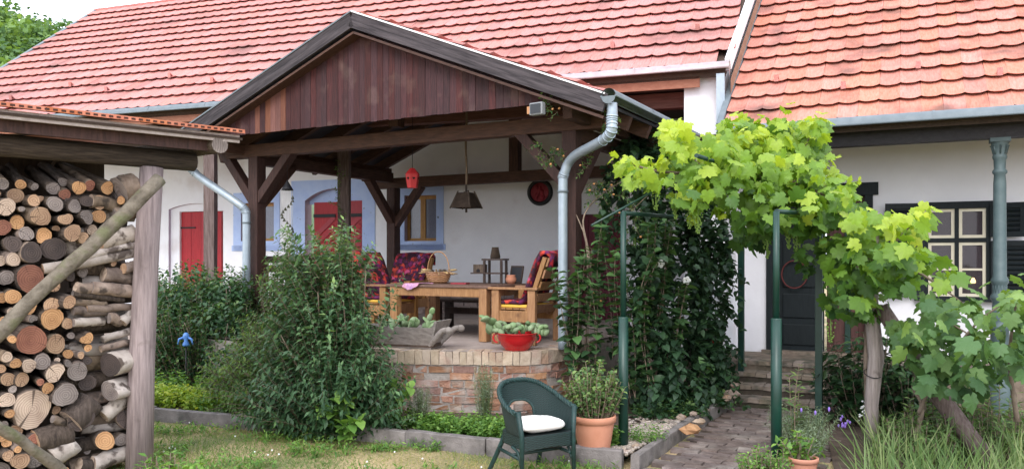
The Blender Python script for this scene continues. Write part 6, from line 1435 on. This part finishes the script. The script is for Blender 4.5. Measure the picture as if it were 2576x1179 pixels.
for (pp, r_) in (([(1642, 1010, 8.2), (1650, 900, 8.2), (1640, 780, 8.3), (1665, 640, 8.5)], .03), ([(1600, 1020, 8.0), (1625, 880, 8.1), (1640, 820, 8.2)], .014), ([(1472, 900, 8.0), (1478, 640, 8.1), (1450, 540, 8.2)], .013), ([(1500, 760, 8.1), (1480, 630, 8.1), (1470, 540, 8.2), (1540, 470, 8.3), (1640, 430, 8.4)], .012), ([(1440, 840, 8.1), (1500, 770, 8.1)], .022), ([(1660, 1000, 8.2), (1690, 850, 8.3), (1720, 700, 8.5)], .016), ([(1560, 560, 8.0), (1620, 500, 8.1), (1700, 430, 8.2)], .006), ([(1780, 1000, 8.7), (1775, 800, 8.9), (1770, 600, 9.0)], .018)):
    q = bez([at(*k) for k in pp], 5); b.tube(q, [r_ * (1 - .6 * i / (len(q) - 1)) for i in range(len(q))], 7, wob=.06)
b.build('stems', M_twig, cl)
b = MB()
for (x, y, d) in ((1661, 663, 7.9), (1727, 705, 8.0)):
    for k in range(5):
        t = 1.256 * k; b.ball(at(x, y, d) + Vector((.024 * math.cos(t), -.01, .024 * math.sin(t))), .020, (1, .35, 1), 6, 5)
b.build('blossom', M_fl_white, cl)
# honeysuckle sprigs round the downspout
hsu = empty('honeysuckle', at(1440, 900, 8.1), 'honeysuckle sprigs with faded orange blossom round the downspout', 'climber'); P = Plant(); b = MB()
for (x, y, d, r_, n) in ((1385, 262, 7.75, 22, 8), (1372, 385, 8.2, 26, 10), (1395, 400, 8.2, 20, 6), (1528, 300, 7.6, 16, 7), (1530, 330, 7.7, 12, 4), (1470, 415, 8.1, 16, 5), (1520, 500, 8.2, 40, 16), (1600, 540, 8.1, 30, 10), (1590, 600, 8.0, 25, 8), (1500, 750, 8.0, 25, 8), (1555, 460, 8.3, 30, 10)):
    for _ in range(n):
        q = at(x + ub() * r_, y + ub() * r_, d); P.shoot(q, q + Vector((ub() * .08, -.03, ub() * .10)), .1, .03, .042, 0, v0=.4, v1=.95, stem=.0025)
        if random.random() < .25: b.ball(q + Vector((ub() * .03, -.04, ub() * .03)), .013, (1, 1, .8), 6, 4, .3)
P.build('foliage', 'ovate', L_rose, hsu, 1, M_twig, 'twigs'); b.build('blossoms', M_fl_orange, hsu)

# ---- the grape vine
vn = empty('grape_vine', (2.2, 6.9, 0), 'bright yellow green grape vine spreading over the green arbor', 'vine'); P = Plant(); stems = MB()
def vine_mass(P, lst, size, per=1.0, lo=0):
    for (x, y, rx, ry, d, n, age) in lst:
        for _ in range(int(n * per)):
            t = random.uniform(0, 6.28); k = math.sqrt(random.random()); q = at(x + rx * k * math.cos(t), y + ry * k * math.sin(t), d + random.gauss(0, .28))
            up = Vector((random.gauss(0, .55), random.gauss(-.45, .5), random.uniform(.15, 1)))
            dr = Vector((random.gauss(0, .55), random.gauss(-.2, .4), random.uniform(-1, -.05)))
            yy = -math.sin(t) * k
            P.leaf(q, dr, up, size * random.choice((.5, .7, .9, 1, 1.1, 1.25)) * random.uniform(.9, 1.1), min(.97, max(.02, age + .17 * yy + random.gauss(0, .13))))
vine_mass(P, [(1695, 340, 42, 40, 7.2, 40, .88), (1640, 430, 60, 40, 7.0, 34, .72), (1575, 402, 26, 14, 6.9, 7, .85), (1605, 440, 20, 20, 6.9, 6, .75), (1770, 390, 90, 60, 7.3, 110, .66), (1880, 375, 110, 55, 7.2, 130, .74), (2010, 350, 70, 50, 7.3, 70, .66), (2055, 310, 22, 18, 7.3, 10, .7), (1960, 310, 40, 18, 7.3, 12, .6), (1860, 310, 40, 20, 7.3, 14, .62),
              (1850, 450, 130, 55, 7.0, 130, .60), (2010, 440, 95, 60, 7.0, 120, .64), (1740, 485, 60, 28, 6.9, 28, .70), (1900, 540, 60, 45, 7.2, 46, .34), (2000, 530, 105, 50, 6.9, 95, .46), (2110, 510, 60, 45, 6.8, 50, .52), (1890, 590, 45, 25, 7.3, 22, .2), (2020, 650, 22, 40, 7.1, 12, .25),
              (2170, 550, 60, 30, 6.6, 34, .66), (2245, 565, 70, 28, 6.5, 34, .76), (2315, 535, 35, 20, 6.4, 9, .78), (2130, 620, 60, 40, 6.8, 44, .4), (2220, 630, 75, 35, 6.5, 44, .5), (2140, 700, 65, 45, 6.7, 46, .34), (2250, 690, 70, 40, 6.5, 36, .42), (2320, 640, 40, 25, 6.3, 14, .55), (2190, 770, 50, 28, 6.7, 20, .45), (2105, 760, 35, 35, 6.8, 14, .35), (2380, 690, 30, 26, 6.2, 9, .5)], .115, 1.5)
for (x0, y0, x1, y1, d) in ((1870, 340, 1850, 285, 7.3), (1960, 320, 1985, 262, 7.3), (2040, 330, 2068, 285, 7.3), (1900, 320, 1915, 290, 7.3), (1600, 440, 1545, 395, 6.9), (1640, 470, 1600, 450, 6.9), (2060, 420, 2105, 395, 7.1), (2120, 470, 2160, 455, 6.9), (2280, 560, 2350, 525, 6.4), (1760, 510, 1745, 545, 6.85), (1800, 520, 1812, 540, 6.85)):
    P.shoot(at(x0, y0, d), at(x1, y1, d), .08, .075, .085, .2, v0=.62, v1=.85, tipv=.15, stem=.004, drop=.6)
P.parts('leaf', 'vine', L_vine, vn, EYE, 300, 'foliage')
for pp, r_ in (([(2190, 1120, 6.85), (2180, 900, 6.85), (2190, 700, 6.8), (2150, 560, 6.8), (2000, 460, 7.0), (1800, 440, 7.1), (1650, 430, 7.0), (1560, 400, 6.9)], .03), ([(2180, 700, 6.75), (2260, 600, 6.5), (2330, 530, 6.4)], .014), ([(2000, 470, 7.0), (2030, 360, 7.2), (2060, 300, 7.3)], .010), ([(1800, 440, 7.1), (1720, 380, 7.2), (1690, 310, 7.2)], .010), ([(2180, 650, 6.7), (2300, 680, 6.4), (2420, 760, 6.2)], .018), ([(1900, 500, 7.1), (1920, 600, 7.2)], .008)):
    q = bez([at(*k) for k in pp], 6); stems.tube(q, [r_ * (1 - .7 * i / (len(q) - 1)) for i in range(len(q))], 7, wob=.05)
stems.build('trunk', M_twig, vn)
M_grape = plain('green_grape', (.16, .26, .05, 1), .4)
for (x, y, d) in ((1735, 525, 6.85), (1756, 540, 6.8), (1650, 480, 6.9), (1985, 575, 6.9), (2090, 810, 6.7), (1700, 500, 6.9), (2005, 590, 6.9), (1930, 600, 7.0)):
    p = at(x, y, d); b = MB()
    for k in range(46):
        h = random.random(); t = random.uniform(0, 6.28); r_ = .034 * (1 - h) ** .6 + .004; b.ball(p + Vector((r_ * math.cos(t), r_ * math.sin(t), -.17 * h)), .0075, n=6, m=4)
    b.tube([p + Vector((0, 0, .05)), p - Vector((0, 0, .16))], .006, 5); b.build('grape_bunch', M_grape, vn)
v2 = empty('grape_vine', (3.9, 6.1, 0), 'grey green grape vine bushing low before the veranda window wall', 'vine'); P = Plant()
vine_mass(P, [(2430, 780, 60, 30, 6.1, 22, .55), (2550, 770, 40, 50, 5.8, 26, .66), (2390, 840, 75, 40, 6.2, 34, .52), (2320, 870, 60, 40, 6.3, 30, .54), (2360, 935, 60, 45, 6.2, 32, .46), (2480, 900, 85, 55, 6.0, 52, .42), (2560, 870, 50, 80, 5.8, 40, .46), (2290, 830, 50, 30, 6.4, 26, .55), (2430, 960, 70, 40, 6.1, 34, .30), (2620, 800, 60, 120, 5.8, 60, .45), (2350, 760, 40, 25, 6.3, 12, .5)], .115, 1.1)
for (x0, y0, x1, y1, d) in ((2360, 800, 2320, 745, 6.3), (2440, 780, 2470, 720, 6.1), (2540, 760, 2575, 690, 5.8), (2300, 850, 2260, 820, 6.4), (2420, 870, 2480, 830, 6.1)):
    P.shoot(at(x0, y0, d), at(x1, y1, d), .1, .08, .08, .1, v0=.5, v1=.8, stem=.004, drop=.6)
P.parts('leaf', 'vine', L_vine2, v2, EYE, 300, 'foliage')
stems = MB()
for pp, r_ in (([(2300, 1110, 6.4), (2320, 1020, 6.4), (2300, 960, 6.4), (2380, 850, 6.2)], .026), ([(2310, 1040, 6.4), (2350, 960, 6.3), (2450, 820, 6.1), (2560, 740, 5.9)], .016), ([(2560, 1060, 5.9), (2540, 900, 5.9), (2560, 740, 5.8)], .02), ([(2350, 790, 6.3), (2420, 830, 6.2), (2500, 880, 6.0)], .010)):
    q = bez([at(*k) for k in pp], 6); stems.tube(q, [r_ * (1 - .7 * i / (len(q) - 1)) for i in range(len(q))], 7, wob=.06)
stems.build('trunk', M_twig, v2)

# ---- grass
def grass(name, label, n, fn, h, mat, lean=.5, wid=1.0):
    pos = np.zeros((n, 3)); k = 0
    while k < n:
        q = fn()
        if q is None: continue
        pos[k] = q; k += 1
    rg = np.random.default_rng(9); d = np.stack([rg.normal(0, lean, n), rg.normal(0, lean, n), np.ones(n)], 1); up = np.stack([rg.normal(0, 1, n), rg.normal(0, 1, n) - 1.0, np.full(n, .2)], 1)
    o = leafmesh(name, pos, d, up, h * rg.uniform(.4, 1.2, n), 'blade', mat, np.clip(np.array([gv(p) for p in pos]) + rg.normal(0, .16, n), .02, .97), None, wid); return tag(o, label, 'grass', kind='stuff')
kerbline = [(-5.2, 8.95), (-3.55, 8.02), (-1.6, 7.28), (-.2, 6.62), (.86, 6.22)]
def gv(p): return .54 + .38 * math.sin(p[0] * 2.3 + 1.3 * math.sin(p[1] * 1.9)) * math.sin(p[1] * 2.9 + p[0])
def lawn():
    x = random.uniform(-5, 1.25); y = random.uniform(4.6, 9)
    for i in range(4):
        (x0, y0), (x1, y1) = kerbline[i], kerbline[i + 1]
        if x0 <= x <= x1 and y > y0 + (y1 - y0) * (x - x0) / (x1 - x0) - .06: return None
    if x > .86 and (y > 6.1 or x > .72 + (y - 5.5) * .5): return None
    if abs(x / y) > .70: return None
    return (x, y, -.012)
grass('lawn_grass', 'short patchy lawn with dry straw coloured spots', 34000, lawn, .042, L_grass, .7, 1.4)
def tallg():
    x = random.uniform(2.0, 5.2); y = random.uniform(4.2, 6.9)
    if x < 2.15 + (y - 5) * .45: return None
    return (x, y, 0)
gv_old = gv; gv = lambda p: .45 + .3 * math.sin(p[0] * 5) * math.sin(p[1] * 4.3)
grass('tall_grass', 'tall pale green grass in the garden corner by the vine post', 3000, tallg, .40, L_tall, .45, .42)
def clover(): q = lawn(); return q if q and random.random() < .5 else None
cover('lawn_tufts', 'taller grass tufts and weeds dotted over the lawn and along the kerb', [((-2.9, 7.45, 0), .5, .12), ((-1.9, 7.15, 0), .5, .1), ((-.9, 6.75, 0), .4, .08), ((-2.2, 6.2, 0), .35, .3), ((-.8, 5.9, 0), .5, .3), ((.4, 6.1, 0), .4, .1), ((-1.6, 6.7, 0), .3, .2), ((-2.9, 6.6, 0), .3, .25)], 420, .05, L_mint, .07, 'lance')
b = MB()
for k in range(70):
    q = None
    while q is None: q = lawn()
    b.ball(Vector(q) + Vector((0, 0, .035)), .008, n=5, m=4)
tag(b.build('clover_blossoms', M_fl_white), 'tiny white clover blossoms scattered in the lawn', 'flowers', kind='stuff')

# blue garden ornament half hidden under the roses
p = at(468, 850, 9.25); og = empty('garden_ornament', Vector((p.x, p.y, .08)), 'bright blue garden ornament half hidden under the rose bush', 'ornament'); M_bl = plain('blue_glaze', (.10, .25, .62, 1), .3)
part('body', lambda b: b.lathe(T((p.x, p.y, .50)), [(0, .10), (.035, .10), (.04, .12), (.02, .16), (.035, .20), (.036, .22), (.02, .25), (0, .255)], 16), M_bl, og)
part('stand', lambda b: b.tube([(p.x, p.y, .05), (p.x, p.y, .61)], .008, 8), M_iron, og)
for sg in (-1, 1): part('arm', lambda b: b.tube([(p.x + sg * .02, p.y, .70), (p.x + sg * .07, p.y - .02, .68), (p.x + sg * .085, p.y - .02, .62)], [.015, .013, .008], 8), M_bl, og)

# ---- wooded hill far behind
def hillz(x, y): return 37 * math.exp(-((x + 100) / 60) ** 2) * max(0, min(1, (y - 60) / 60))
b = MB(); xs = np.linspace(-260, 20, 40); ys = np.linspace(60, 240, 24)
b.add([(x, y, hillz(x, y) - .3) for y in ys for x in xs], [(j * 40 + i, j * 40 + i + 1, (j + 1) * 40 + i + 1, (j + 1) * 40 + i) for j in range(23) for i in range(39)], True)
tag(b.build('hill', pm('hill_ground', (.05, .09, .035, 1), (.09, .13, .05, 1), .2, .95, 0, var=0)), kind='structure')
P = Plant(); rs = random.Random(4)
for k in range(210):
    y = rs.uniform(78, 135); x = -y * rs.uniform(.50, .80); z = hillz(x, y); hgt = rs.uniform(5, 9); tone = rs.choice((.18, .3, .5, .62, .75))
    for _ in range(7):
        c = (x + rs.gauss(0, 2.0), y + rs.gauss(0, 2.0), z + hgt * rs.uniform(.45, .95)); P.blob(c, (2.1, 2.1, 1.7), 55, .75, v0=tone - .15, v1=tone + .2, out=.9, drop=.1, lift=.08)
o = leafmesh('forest', *P.arrays()[:4], 'ovate', L_forest, P.arrays()[4], None, 1.3); tag(o, 'deciduous wood covering the hill behind the farmhouse', 'wood', kind='stuff')
